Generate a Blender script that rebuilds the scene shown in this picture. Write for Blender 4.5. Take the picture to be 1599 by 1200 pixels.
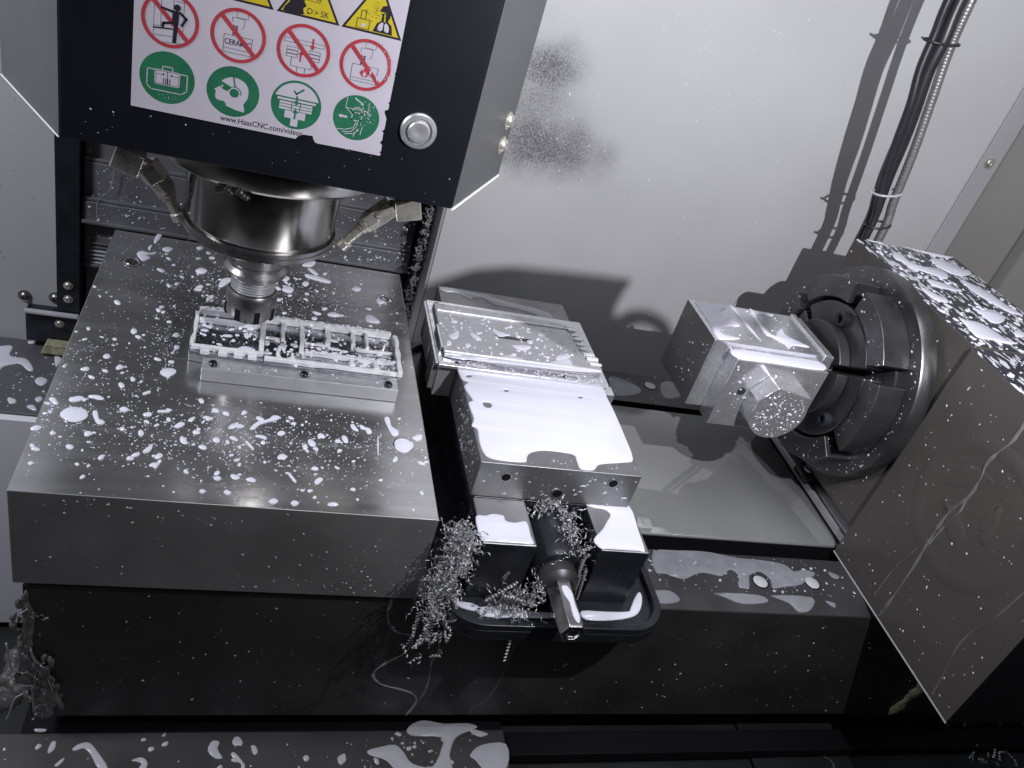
import bpy, math, random
from math import sin, cos, pi, radians
from mathutils import Vector, Matrix
from mathutils.geometry import tessellate_polygon
random.seed(7)
SC = bpy.context.scene
COL = SC.collection
for o in list(bpy.data.objects): bpy.data.objects.remove(o)

# ------------------------------------------------------------------ camera
cam = bpy.data.cameras.new('camera'); co = bpy.data.objects.new('camera', cam); COL.objects.link(co)
cam.sensor_width = 36.0; cam.lens = 36.0 * 1327.86 / 1599.0
cam.clip_start = 0.01; cam.clip_end = 50
Rw = [(0.94515809, -0.18253939, 0.27084233), (0.11630142, -0.58679587, -0.80133924), (0.30520514, 0.78889161, -0.53338528)]
X, Yd, F = (Vector(r) for r in Rw)            # right, down, forward
M = Matrix(((X.x, -Yd.x, -F.x, 0), (X.y, -Yd.y, -F.y, 0), (X.z, -Yd.z, -F.z, 0.55928), (0, 0, 0, 1)))
co.matrix_world = M
SC.camera = co

# ------------------------------------------------------------------ world and lamps
w = bpy.data.worlds.new('World'); SC.world = w; w.use_nodes = True
bg = w.node_tree.nodes['Background']; bg.inputs[0].default_value = (0.80, 0.83, 1.0, 1); bg.inputs[1].default_value = 0.22
SC.view_settings.view_transform = 'Standard'; SC.view_settings.look = 'None'
SC.view_settings.exposure = 0.0; SC.view_settings.gamma = 1.0

def lamp(name, kind, loc, target, power, size, color, size_y=None):
    l = bpy.data.lights.new(name, kind); l.energy = power; l.color = color
    if kind == 'AREA':
        l.size = size
        if size_y: l.shape = 'RECTANGLE'; l.size_y = size_y
    else: l.shadow_soft_size = size
    o = bpy.data.objects.new(name, l); COL.objects.link(o); o.location = loc
    o.rotation_euler = (Vector(target) - Vector(loc)).to_track_quat('-Z', 'Y').to_euler()
    return o
k_ = lamp('work_lamp', 'SPOT', (0.430, 0.200, 0.592), (0.47, 0.97, 0.38), 24.0, 0.0018, (0.95, 0.945, 1.0))
k_.data.spot_size = radians(152); k_.data.spot_blend = 1.0
lamp('enclosure_lamp', 'AREA', (-0.78, 0.48, 0.80), (-0.15, 0.80, -0.05), 8.0, 0.16, (0.91, 0.92, 1.0))
lamp('ceiling_lamp', 'AREA', (0.35, 0.40, 1.35), (0.35, 0.66, 0.0), 3.8, 1.0, (0.93, 0.935, 1.0), 0.35)

# ------------------------------------------------------------------ materials
def mat(name, col, rough=0.5, metal=0.0, var=0.0, vscale=30.0, stretch=(1, 1, 1), bump=0.0, bscale=400.0, rvar=0.0, spec=0.5,
        col2=None, thr=None, thr_scale=60.0, blotches=None):
    m = bpy.data.materials.new(name); m.use_nodes = True
    nt = m.node_tree; N = nt.nodes; L = nt.links
    b = N['Principled BSDF']
    b.inputs['Base Color'].default_value = (*col, 1); b.inputs['Roughness'].default_value = rough
    b.inputs['Metallic'].default_value = metal; b.inputs['Specular IOR Level'].default_value = spec
    tc = N.new('ShaderNodeTexCoord'); mp = N.new('ShaderNodeMapping'); mp.inputs['Scale'].default_value = stretch
    L.new(tc.outputs['Object'], mp.inputs[0])
    def noise(scale, detail=4.0, src=None):
        n = N.new('ShaderNodeTexNoise'); n.inputs['Scale'].default_value = scale; n.inputs['Detail'].default_value = detail
        L.new(src or mp.outputs[0], n.inputs['Vector']); return n
    last = None
    if var > 0 or col2 is not None:
        n = noise(vscale, 6.0)
        r = N.new('ShaderNodeValToRGB')
        c2 = col2 or tuple(c * (1 - var) for c in col)
        if thr is None: r.color_ramp.elements[0].position = 0.32; r.color_ramp.elements[1].position = 0.68
        else: r.color_ramp.elements[0].position = thr; r.color_ramp.elements[1].position = thr + 0.012
        c1 = tuple(min(1, c * (1 + (var if col2 is None else 0))) for c in col)
        r.color_ramp.elements[0].color = (*c1, 1); r.color_ramp.elements[1].color = (*c2, 1)
        L.new(n.outputs['Fac'], r.inputs[0]); last = r.outputs[0]
    if blotches:
        # speckled dark blotches: centre, radii, strength
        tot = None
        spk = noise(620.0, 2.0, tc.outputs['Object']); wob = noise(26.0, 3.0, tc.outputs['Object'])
        for (c, rad, s) in blotches:
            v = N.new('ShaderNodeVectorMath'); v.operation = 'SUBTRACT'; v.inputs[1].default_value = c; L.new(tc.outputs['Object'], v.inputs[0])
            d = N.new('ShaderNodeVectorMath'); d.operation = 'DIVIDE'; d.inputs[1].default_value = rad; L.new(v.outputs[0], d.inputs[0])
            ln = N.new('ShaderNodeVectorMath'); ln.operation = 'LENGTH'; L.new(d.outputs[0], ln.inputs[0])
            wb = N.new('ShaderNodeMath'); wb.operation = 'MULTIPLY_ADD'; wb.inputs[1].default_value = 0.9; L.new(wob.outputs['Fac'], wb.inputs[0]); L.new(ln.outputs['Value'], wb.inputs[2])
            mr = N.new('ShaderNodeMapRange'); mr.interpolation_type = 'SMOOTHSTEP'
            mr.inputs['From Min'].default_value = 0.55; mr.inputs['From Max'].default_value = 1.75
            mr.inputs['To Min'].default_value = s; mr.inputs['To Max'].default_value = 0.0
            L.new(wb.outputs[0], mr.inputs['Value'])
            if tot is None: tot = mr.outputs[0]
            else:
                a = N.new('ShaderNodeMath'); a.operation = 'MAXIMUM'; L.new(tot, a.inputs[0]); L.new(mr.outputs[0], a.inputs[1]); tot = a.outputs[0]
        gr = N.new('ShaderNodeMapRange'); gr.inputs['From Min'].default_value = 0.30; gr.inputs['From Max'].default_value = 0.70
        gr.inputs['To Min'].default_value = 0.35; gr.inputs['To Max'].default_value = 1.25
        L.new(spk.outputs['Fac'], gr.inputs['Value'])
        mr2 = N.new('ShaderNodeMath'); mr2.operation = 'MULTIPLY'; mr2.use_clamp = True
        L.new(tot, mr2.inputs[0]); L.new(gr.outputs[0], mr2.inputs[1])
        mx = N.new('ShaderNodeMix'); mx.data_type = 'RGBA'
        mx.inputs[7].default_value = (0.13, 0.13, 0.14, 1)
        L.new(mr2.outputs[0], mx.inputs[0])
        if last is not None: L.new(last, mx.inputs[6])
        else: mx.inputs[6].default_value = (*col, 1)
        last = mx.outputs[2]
    if last is not None: L.new(last, b.inputs['Base Color'])
    if rvar > 0:
        n2 = noise(vscale * 1.7, 5.0)
        mr = N.new('ShaderNodeMapRange'); mr.inputs['From Min'].default_value = 0.3; mr.inputs['From Max'].default_value = 0.7
        mr.inputs['To Min'].default_value = max(0.02, rough - rvar); mr.inputs['To Max'].default_value = rough + rvar
        L.new(n2.outputs['Fac'], mr.inputs['Value']); L.new(mr.outputs[0], b.inputs['Roughness'])
    if bump > 0:
        n3 = noise(bscale, 3.0)
        bp = N.new('ShaderNodeBump'); bp.inputs['Strength'].default_value = bump; bp.inputs['Distance'].default_value = 0.0006
        L.new(n3.outputs['Fac'], bp.inputs['Height']); L.new(bp.outputs[0], b.inputs['Normal'])
    return m
MT = {}
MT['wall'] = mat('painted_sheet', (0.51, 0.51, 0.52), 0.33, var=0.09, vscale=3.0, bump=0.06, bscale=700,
                 blotches=[((0.292, 0.97, 0.342), (0.050, 0.3, 0.040), 0.95), ((0.315, 0.97, 0.253), (0.090, 0.3, 0.044), 1.05), ((0.285, 0.97, 0.297), (0.062, 0.3, 0.085), 0.62)])
MT['wall_plain'] = mat('painted_panel', (0.41, 0.41, 0.425), 0.45, var=0.07, vscale=4.0, bump=0.06, bscale=600)
MT['wall_dark'] = mat('grey_enclosure', (0.20, 0.195, 0.18), 0.5, var=0.08, vscale=6.0)
MT['pan'] = mat('white_pan', (0.75, 0.76, 0.80), 0.35, var=0.04, vscale=5)
MT['ledge'] = mat('grey_ledge', (0.10, 0.10, 0.11), 0.4, var=0.15, vscale=14)
MT['cover'] = mat('way_cover_metal', (0.15, 0.15, 0.165), 0.40, 0.2, var=0.25, vscale=22, rvar=0.1)
MT['cover_front'] = mat('front_cover_metal', (0.055, 0.053, 0.053), 0.4, 0.2, var=0.25, vscale=12, rvar=0.08)
MT['floor'] = mat('dark_floor', (0.018, 0.020, 0.020), 0.45, var=0.3, vscale=14)
MT['table'] = mat('dark_table_iron', (0.032, 0.031, 0.031), 0.42, var=0.3, vscale=16, bump=0.05, rvar=0.06)
MT['table_top'] = mat('table_top_iron', (0.045, 0.045, 0.048), 0.34, 0.2, var=0.2, vscale=25, rvar=0.05)
MT['slot'] = mat('slot_black', (0.006, 0.006, 0.008), 0.6, spec=0.15)
MT['pool'] = mat('coolant_pool', (0.20, 0.203, 0.20), 0.02, var=0.05, vscale=8, spec=0.9)
MT['coolant'] = mat('milky_coolant', (0.66, 0.665, 0.75), 0.09, var=0.015, vscale=40)
MT['film'] = mat('thin_coolant_film', (0.20, 0.205, 0.225), 0.10, var=0.12, vscale=60)
MT['dull'] = mat('dull_coolant', (0.42, 0.42, 0.45), 0.16, var=0.06, vscale=50)
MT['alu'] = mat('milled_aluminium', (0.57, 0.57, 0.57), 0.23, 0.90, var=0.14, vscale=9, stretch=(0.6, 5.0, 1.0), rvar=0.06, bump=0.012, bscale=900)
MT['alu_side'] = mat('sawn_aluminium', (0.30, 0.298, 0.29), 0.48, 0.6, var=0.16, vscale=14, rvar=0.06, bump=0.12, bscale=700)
MT['alu_bright'] = mat('fresh_cut_aluminium', (0.78, 0.78, 0.81), 0.22, 0.85, var=0.08, vscale=70, rvar=0.08, bump=0.10, bscale=350)
MT['alu_glint'] = mat('glint_aluminium', (0.90, 0.90, 0.93), 0.22, 0.25, var=0.10, vscale=120, bump=0.15, bscale=500)  # rib highlights put into the colour, a lighter copy of the metal
MT['alu_floor'] = mat('pocket_aluminium', (0.42, 0.43, 0.46), 0.22, 0.95, var=0.25, vscale=150, rvar=0.08, bump=0.25, bscale=500)  # darker copy for pocket floors, their dark gaps put into the colour
MT['jaw'] = mat('jaw_steel', (0.27, 0.27, 0.275), 0.44, 0.8, var=0.14, vscale=30, rvar=0.06, bump=0.05, bscale=600)
MT['alu_matte'] = mat('matt_aluminium', (0.56, 0.56, 0.58), 0.42, 0.75, var=0.06, vscale=40, rvar=0.06)
MT['steel'] = mat('ground_steel', (0.34, 0.335, 0.33), 0.30, 1.0, var=0.12, vscale=26, rvar=0.07, bump=0.05, bscale=600)
MT['steel_warm'] = mat('spindle_steel', (0.35, 0.34, 0.315), 0.19, 1.0, var=0.16, vscale=30, rvar=0.05, bump=0.03, bscale=500)
MT['nickel'] = mat('worn_nickel', (0.68, 0.65, 0.58), 0.28, 0.75, var=0.2, vscale=60, rvar=0.08)
MT['chuck'] = mat('chuck_steel', (0.15, 0.15, 0.155), 0.32, 0.9, var=0.18, vscale=24, rvar=0.08, bump=0.05)
MT['chuck_dark'] = mat('chuck_oxide', (0.075, 0.075, 0.08), 0.36, 0.7, var=0.2, vscale=30, rvar=0.08)
MT['black'] = mat('black_oxide', (0.020, 0.021, 0.027), 0.27, 0.2, var=0.25, vscale=40, rvar=0.06)
MT['head_black'] = mat('black_head_paint', (0.005, 0.0065, 0.011), 0.5, spec=0.25, var=0.15, vscale=18, bump=0.06, bscale=1500)
MT['head_grey'] = mat('grey_head_paint', (0.085, 0.087, 0.09), 0.5, var=0.05, vscale=20)
MT['edge'] = mat('bare_edge', (0.8, 0.8, 0.82), 0.4)
MT['rotary'] = mat('rotary_paint', (0.060, 0.054, 0.050), 0.36, var=0.16, vscale=9, bump=0.12, bscale=260, rvar=0.05)
MT['rotary_top'] = mat('wet_rotary_top', (0.022, 0.023, 0.032), 0.22, col2=(0.50, 0.51, 0.55), thr=0.56, vscale=150, stretch=(0.8, 0.8, 0.8))
MT['rotary_top'] = mat('wet_rotary_top', (0.020, 0.021, 0.030), 0.22, col2=(0.55, 0.56, 0.60), thr=0.555, vscale=120, stretch=(1.5, 0.6, 1))
MT['hose'] = mat('black_hose', (0.018, 0.018, 0.022), 0.4, var=0.2, vscale=60)
MT['braid'] = mat('braided_conduit', (0.24, 0.235, 0.235), 0.42, 0.6, var=0.15, vscale=200)
MT['chip'] = mat('aluminium_chip', (0.42, 0.42, 0.43), 0.48, 0.6)
MT['sludge'] = mat('wet_sludge', (0.13, 0.125, 0.12), 0.35, var=0.4, vscale=90, bump=0.6, bscale=260)
MT['foam'] = mat('yellow_foam', (0.34, 0.33, 0.22), 0.3, var=0.35, vscale=180)
b_ = MT['pool'].node_tree.nodes['Principled BSDF']; b_.inputs['Coat Weight'].default_value = 1.0; b_.inputs['Coat Roughness'].default_value = 0.012
MT['lw'] = mat('label_white', (0.53, 0.50, 0.565), 0.4, var=0.03, vscale=60)
MT['lr'] = mat('label_red', (0.42, 0.045, 0.062), 0.42, var=0.12, vscale=90)
MT['lg'] = mat('label_green', (0.022, 0.155, 0.080), 0.42, var=0.12, vscale=90)
MT['ly'] = mat('label_yellow', (0.56, 0.45, 0.025), 0.42, var=0.05, vscale=90)
MT['lk'] = mat('label_black', (0.018, 0.016, 0.024), 0.45)

# ------------------------------------------------------------------ mesh helpers
class MB:
    def __init__(s): s.v = []; s.f = []; s.m = []; s.c = 0
    def add(s, vs, fs):
        b = len(s.v); s.v += [tuple(p) for p in vs]; s.f += [tuple(b + i for i in f) for f in fs]; s.m += [s.c] * len(fs); return s
    def box(s, x0, x1, y0, y1, z0, z1):
        return s.add([(x0,y0,z0),(x1,y0,z0),(x1,y1,z0),(x0,y1,z0),(x0,y0,z1),(x1,y0,z1),(x1,y1,z1),(x0,y1,z1)],
                     [(0,3,2,1),(4,5,6,7),(0,1,5,4),(1,2,6,5),(2,3,7,6),(3,0,4,7)])
    def prism(s, poly, o, u, v, n, d0, d1):
        o, u, v, n = (Vector(a) for a in (o, u, v, n)); k = len(poly)
        area = sum(poly[i][0]*poly[(i+1)%k][1]-poly[(i+1)%k][0]*poly[i][1] for i in range(k))
        if (area < 0) != (u.cross(v).dot(n) < 0): poly = poly[::-1]
        vs = [o+u*a+v*b+n*d0 for a, b in poly] + [o+u*a+v*b+n*d1 for a, b in poly]
        fs = [tuple(range(k-1, -1, -1)), tuple(range(k, 2*k))] + [(i, (i+1) % k, k+(i+1) % k, k+i) for i in range(k)]
        return s.add(vs, fs)
    def lathe(s, o, ax, prof, n=48, a0=0.0, closed=False, cap=True):
        o, ax = Vector(o), Vector(ax).normalized()
        e = Vector((0, 0, 1)) if abs(ax.z) < .9 else Vector((1, 0, 0)); u = ax.cross(e).normalized(); v = ax.cross(u)
        k = len(prof); vs = []
        for i in range(n):
            t = a0 + 2*pi*i/n; d = u*cos(t)+v*sin(t)
            vs += [o+ax*h+d*r for r, h in prof]
        fs = []
        for i in range(n):
            j = (i+1) % n
            for q in range(k-1 if not closed else k):
                q2 = (q+1) % k; fs.append((i*k+q, j*k+q, j*k+q2, i*k+q2))
        if not closed and cap:
            if prof[0][0] > 1e-6: fs.append(tuple(i*k for i in range(n-1, -1, -1)))
            if prof[-1][0] > 1e-6: fs.append(tuple(i*k+k-1 for i in range(n)))
        return s.add(vs, fs)
    def cyl(s, a, b, r, r2=None, n=24, a0=0.0):
        a, b = Vector(a), Vector(b); return s.lathe(a, b-a, [(r, 0), (r if r2 is None else r2, (b-a).length)], n, a0)
    def tube(s, path, r, n=10, caps=True):
        P = [Vector(p) for p in path]; k = len(P); vs = []; up = None
        for i, p in enumerate(P):
            t = (P[min(i+1, k-1)] - P[max(i-1, 0)]).normalized()
            if up is None:
                e = Vector((0, 0, 1)) if abs(t.z) < .9 else Vector((1, 0, 0)); up = t.cross(e).normalized()
            up = (up - t*up.dot(t)).normalized(); w_ = t.cross(up)
            rr = r[i] if isinstance(r, (list, tuple)) else r
            vs += [p + (up*cos(2*pi*j/n)+w_*sin(2*pi*j/n))*rr for j in range(n)]
        fs = [(i*n+j, i*n+(j+1) % n, (i+1)*n+(j+1) % n, (i+1)*n+j) for i in range(k-1) for j in range(n)]
        if caps: fs += [tuple(range(n-1, -1, -1)), tuple((k-1)*n+j for j in range(n))]
        return s.add(vs, fs)
    def build(s, name, ms, parent=None, bev=0.0, ang=38, seg=2):
        me = bpy.data.meshes.new(name)
        off = Vector(parent.matrix_basis.translation) if parent else Vector((0, 0, 0))
        pp = parent
        while pp is not None and pp.parent is not None: pp = pp.parent; off += Vector(pp.matrix_basis.translation)
        me.from_pydata([tuple(Vector(p)-off) for p in s.v], [], s.f)
        if not isinstance(ms, (list, tuple)): ms = [ms]
        for q in ms: me.materials.append(MT[q])
        me.polygons.foreach_set('material_index', s.m)
        me.shade_smooth(); me.set_sharp_from_angle(angle=radians(ang)); me.update()
        o = bpy.data.objects.new(name, me); COL.objects.link(o)
        if parent: o.parent = parent
        if bev > 0:
            b = o.modifiers.new('bevel', 'BEVEL'); b.width = bev; b.segments = seg; b.limit_method = 'ANGLE'; b.angle_limit = radians(40); b.harden_normals = True
        return o

def tag(o, label, cat, group=None, kind=None):
    o['label'] = label; o['category'] = cat
    if group: o['group'] = group
    if kind: o['kind'] = kind
    return o
def thing(name, loc, label, cat, group=None):
    o = bpy.data.objects.new(name, None); COL.objects.link(o); o.location = loc; o.empty_display_size = 0.02
    return tag(o, label, cat, group)
def struct(o): o['kind'] = 'structure'; return o
def stuff(o): o['kind'] = 'stuff'; return o

def rrect(x0, x1, y0, y1, r, n=8):
    P = []
    for cx, cy, a in ((x1-r, y1-r, 0), (x0+r, y1-r, 90), (x0+r, y0+r, 180), (x1-r, y0+r, 270)):
        for i in range(n+1):
            t = radians(a + 90*i/n); P.append((cx+r*cos(t), cy+r*sin(t)))
    return P
def smooth(P, n=3):
    k = len(P); R = []
    for i in range(k):
        a, b, c, d = (Vector(P[(i+j) % k]) for j in (-1, 0, 1, 2))
        for q in range(n):
            t = q/n
            R.append(0.5*((2*b)+(c-a)*t+(2*a-5*b+4*c-d)*t*t+(3*b-a-3*c+d)*t**3))
    return [(p.x, p.y) for p in R]

FR = {  # frames: origin, u, v, normal
    'z': ((0,0,0), (1,0,0), (0,1,0), (0,0,1)),
    'y': ((0,0,0), (1,0,0), (0,0,1), (0,-1,0)),
    'x': ((0,0,0), (0,1,0), (0,0,1), (-1,0,0)),
    'slope': ((0,.5065,0), (1,0,0), (0,-.8965,-.4430), (0,-.4430,.8965)),
    'xp': ((0,0,0), (0,1,0), (0,0,1), (1,0,0)),
}
def puddle(mb, P, frame, level, h=0.0010, inset=0.0012, holes=(), sub=3):
    """a shallow pool of liquid with a rounded rim"""
    o, u, v, n = (Vector(a) for a in FR[frame]); o = o + n*level
    def loops(Q, sgn):
        Q = smooth(Q, sub) if sub > 1 else Q
        k = len(Q); A = sum(Q[i][0]*Q[(i+1) % k][1]-Q[(i+1) % k][0]*Q[i][1] for i in range(k))
        if A < 0: Q = Q[::-1]
        nor = []
        for i in range(k):
            t = Vector(Q[(i+1) % k])-Vector(Q[i-1]); t = t.normalized() if t.length > 1e-9 else Vector((1, 0))
            nor.append(Vector((-t.y, t.x)) * sgn)
        return [Q, [tuple(Vector(q)+nr*inset*0.4) for q, nr in zip(Q, nor)], [tuple(Vector(q)+nr*inset) for q, nr in zip(Q, nor)]]
    alls = [loops(P, 1)] + [loops(H, -1) for H in holes]
    hs = (0.0, h*0.75, h); tops = []
    vs = []; fs = []
    for idx, LP in enumerate(alls):
        b = len(vs); k = len(LP[0])
        for lp, hh in zip(LP, hs): vs += [o+u*a+v*c+n*hh for a, c in lp]
        for r in range(2):
            for i in range(k):
                j = (i+1) % k
                q = (b+r*k+i, b+r*k+j, b+(r+1)*k+j, b+(r+1)*k+i); fs.append(q if idx == 0 else q[::-1])
        tops.append((b+2*k, LP[2]))
    flat = [[Vector((a, c, 0)) for a, c in lp] for _, lp in tops]
    ids = [b0+i for (b0, lp) in tops for i in range(len(lp))]
    co2 = [p for lp in flat for p in lp]
    for t in tessellate_polygon(flat):
        a, b_, c = (co2[i] for i in t)
        if (b_-a).cross(c-a).z < 0: t = t[::-1]
        fs.append(tuple(ids[i] for i in t))
    if u.cross(v).dot(n) < 0: fs = [f[::-1] for f in fs]
    mb.add(vs, fs)
def drop(mb, a, b, r, frame, level, asp=1.0, rot=0.0, k=None, h=None):
    o, u, v, n = (Vector(q) for q in FR[frame])
    k = k or (7 if r < .0008 else 11 if r < .002 else 16); h = h or min(r*0.5, 0.0010)
    ph = [random.uniform(0, 6.28) for _ in range(3)]; am = random.uniform(.03, .20)
    vs = []; c = o+u*a+v*b+n*level
    for q, hh in ((1.0, 0), (0.82, .72)):
        for i in range(k):
            t = 2*pi*i/k; rr = r*q*(1+am*sin(2*t+ph[0])+am*.6*sin(3*t+ph[1]))
            x, y = rr*cos(t)*asp, rr*sin(t)
            vs.append(c+u*(x*cos(rot)-y*sin(rot))+v*(x*sin(rot)+y*cos(rot))+n*h*hh)
    vs.append(c+n*h)
    fs = [(i, (i+1) % k, k+(i+1) % k, k+i) for i in range(k)] + [(k+i, k+(i+1) % k, 2*k) for i in range(k)]
    if u.cross(v).dot(n) < 0: fs = [f[::-1] for f in fs]
    mb.add(vs, fs)
def rsize(lo, hi, p=2.6): return lo+(hi-lo)*random.random()**p
def spray(mb, n, frame, level, a0, a1, b0, b1, lo, hi, dens=None, asp=(1, 1.5), rot=None, p=3.0):
    c = 0; guard = 0
    while c < n and guard < n*30:
        guard += 1
        a, b = random.uniform(a0, a1), random.uniform(b0, b1)
        if dens is not None and random.random() > dens(a, b): continue
        drop(mb, a, b, rsize(lo, hi, p), frame, level, random.uniform(*asp), random.uniform(0, 3.14) if rot is None else random.gauss(rot, .3)); c += 1

def path(P, n=10):
    R = []; P = [Vector(q) for q in P]; P = [P[0]*2-P[1]]+P+[P[-1]*2-P[-2]]
    for i in range(1, len(P)-2):
        a, b, c, d_ = P[i-1:i+3]
        for q in range(n):
            s = q/n; R.append(.5*((2*b)+(c-a)*s+(2*a-5*b+4*c-d_)*s*s+(3*b-a-3*c+d_)*s**3))
    return R+[P[-2]]
JAW = [[(0.2015,0.6724),(0.2256,0.6723),(0.255,0.6719),(0.285,0.6714),(0.318,0.6714),(0.3513,0.6713),(0.3538,0.6476),(0.3547,0.6229),(0.3541,0.5884),(0.352,0.5558),(0.3408,0.5498),(0.3213,0.5455),(0.3124,0.5421),(0.3069,0.5352),(0.2983,0.5338),(0.2931,0.5361),(0.2929,0.5464),(0.2911,0.5544),(0.267,0.5558),(0.2549,0.5529),(0.2482,0.5484),(0.2451,0.5426),(0.2424,0.5369),(0.2253,0.5359),(0.2111,0.5379),(0.2059,0.5452),(0.2046,0.5599),(0.2055,0.5769),(0.2009,0.5805),(0.2045,0.5913),(0.2033,0.606),(0.2031,0.6152),(0.2076,0.6191),(0.2048,0.6296),(0.2024,0.6404),(0.2075,0.648),(0.2016,0.6517)]]
JAWH = [[(0.2076,0.6593),(0.2124,0.6603),(0.2121,0.6569),(0.2073,0.6559)],[(0.2428,0.6423),(0.2465,0.6424),(0.2457,0.6393),(0.2426,0.6394)],[(0.2173,0.6171),(0.2229,0.6187),(0.2256,0.6161),(0.2235,0.6108),(0.2185,0.6105)],[(0.3215,0.6466),(0.3249,0.6466),(0.3236,0.6434),(0.3208,0.6435)]]
RAIL = [[(0.2034,0.5071),(0.2122,0.5088),(0.2188,0.5117),(0.2289,0.5105),(0.2299,0.5045),(0.2379,0.503),(0.2488,0.5051),(0.2493,0.4879),(0.2496,0.4684),(0.2368,0.4666),(0.2208,0.4665),(0.2112,0.4673),(0.2048,0.47),(0.2031,0.484)],[(0.3123,0.5333),(0.3357,0.5348),(0.3565,0.5358),(0.3554,0.5025),(0.3536,0.4694),(0.348,0.4738),(0.3378,0.4731),(0.3272,0.467),(0.3176,0.4708),(0.3112,0.4782),(0.307,0.4886),(0.3192,0.5021),(0.3268,0.5127),(0.333,0.522),(0.3292,0.5285),(0.3192,0.5295)]]
ROT = [[(0.6908,0.7754),(0.7055,0.7785),(0.7047,0.7607),(0.718,0.7537),(0.7434,0.7572),(0.7463,0.7422),(0.7343,0.7292),(0.7218,0.7336),(0.7077,0.7391),(0.6942,0.7421),(0.6914,0.7543),(0.6852,0.7617)],[(0.6736,0.6938),(0.6801,0.6879),(0.687,0.6799),(0.694,0.6719),(0.6853,0.6645),(0.6735,0.667),(0.6701,0.6799)],[(0.6793,0.6344),(0.6851,0.6297),(0.7003,0.6307),(0.7091,0.6208),(0.7125,0.6097),(0.7159,0.5989),(0.7269,0.5972),(0.7099,0.5917),(0.6919,0.5945),(0.6772,0.5938),(0.6729,0.5985),(0.676,0.6153)],[(0.7204,0.663),(0.7306,0.6609),(0.7463,0.6669),(0.7565,0.6631),(0.754,0.6496),(0.734,0.6358),(0.7229,0.6366),(0.7236,0.6494)],[(0.7583,0.7367),(0.7726,0.7283),(0.7842,0.7137),(0.7858,0.6931),(0.791,0.6776),(0.7939,0.6677),(0.7756,0.67),(0.7661,0.6858),(0.7572,0.7057)],[(0.7504,0.7829),(0.773,0.7878),(0.786,0.7763),(0.7952,0.7617),(0.7688,0.7475),(0.7536,0.7521),(0.747,0.7653)],[(0.7289,0.8238),(0.7532,0.8243),(0.7884,0.8221),(0.8004,0.8116),(0.7766,0.7959),(0.7511,0.8005),(0.7353,0.8052)],[(0.6982,0.7178),(0.7146,0.7176),(0.7262,0.7123),(0.7366,0.7024),(0.7178,0.7009),(0.699,0.7022)],[(0.6749,0.8162),(0.6865,0.8164),(0.6947,0.8111),(0.6815,0.8013),(0.6724,0.8049)],[(0.7412,0.6214),(0.7565,0.6267),(0.7547,0.6172),(0.7395,0.6119)]]
FRONT = [[(-0.0998,0.4711),(-0.0951,0.476),(-0.0871,0.477),(-0.0785,0.468),(-0.0676,0.4526),(-0.0757,0.4528),(-0.0838,0.4654),(-0.0907,0.4715),(-0.0967,0.4694)],[(-0.05,0.4593),(-0.0422,0.4624),(-0.0363,0.4576),(-0.037,0.4509),(-0.0429,0.451),(-0.0414,0.4569)],[(0.0133,0.4679),(0.0162,0.4773),(0.0231,0.4763),(0.0219,0.4691),(0.0269,0.4605),(0.0202,0.4601)],[(0.034,0.4771),(0.0388,0.482),(0.044,0.4746),(0.037,0.4718)],[(0.0338,0.4632),(0.0374,0.4655),(0.0471,0.4531),(0.0406,0.456)],[(0.16,0.4654),(0.1729,0.4692),(0.1872,0.4711),(0.1952,0.4633),(0.2027,0.4512),(0.2224,0.4478),(0.2332,0.4658),(0.2347,0.4783),(0.2083,0.4801),(0.1999,0.485),(0.2051,0.4929),(0.2189,0.4977),(0.2396,0.4937),(0.2642,0.4942),(0.2742,0.4892),(0.2563,0.4819),(0.2478,0.475),(0.2413,0.4595),(0.2386,0.4385),(0.1932,0.4397),(0.1776,0.4547),(0.1626,0.4603)],[(0.2648,0.4883),(0.284,0.4826),(0.2771,0.4784),(0.2685,0.4817)],[(0.262,0.4591),(0.2758,0.4698),(0.302,0.4704),(0.299,0.4461),(0.2794,0.4375),(0.267,0.4529)],[(-0.1174,0.4782),(-0.1139,0.4782),(-0.1136,0.4713),(-0.1172,0.4673),(-0.1189,0.47)],[(-0.1104,0.4565),(-0.105,0.4631),(-0.104,0.4604),(-0.1078,0.4551)],[(0.1309,0.4585),(0.1378,0.4628),(0.139,0.4555),(0.1334,0.4512)],[(0.0987,0.4592),(0.1019,0.462),(0.1051,0.4585),(0.1014,0.4551)],[(-0.1339,0.4909),(-0.1247,0.4908),(-0.1253,0.488),(-0.1321,0.4881)],[(0.0511,0.4716),(0.055,0.4721),(0.0579,0.4657),(0.0542,0.4629)],[(-0.0282,0.4828),(-0.0249,0.4865),(-0.0252,0.4824)]]
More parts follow.
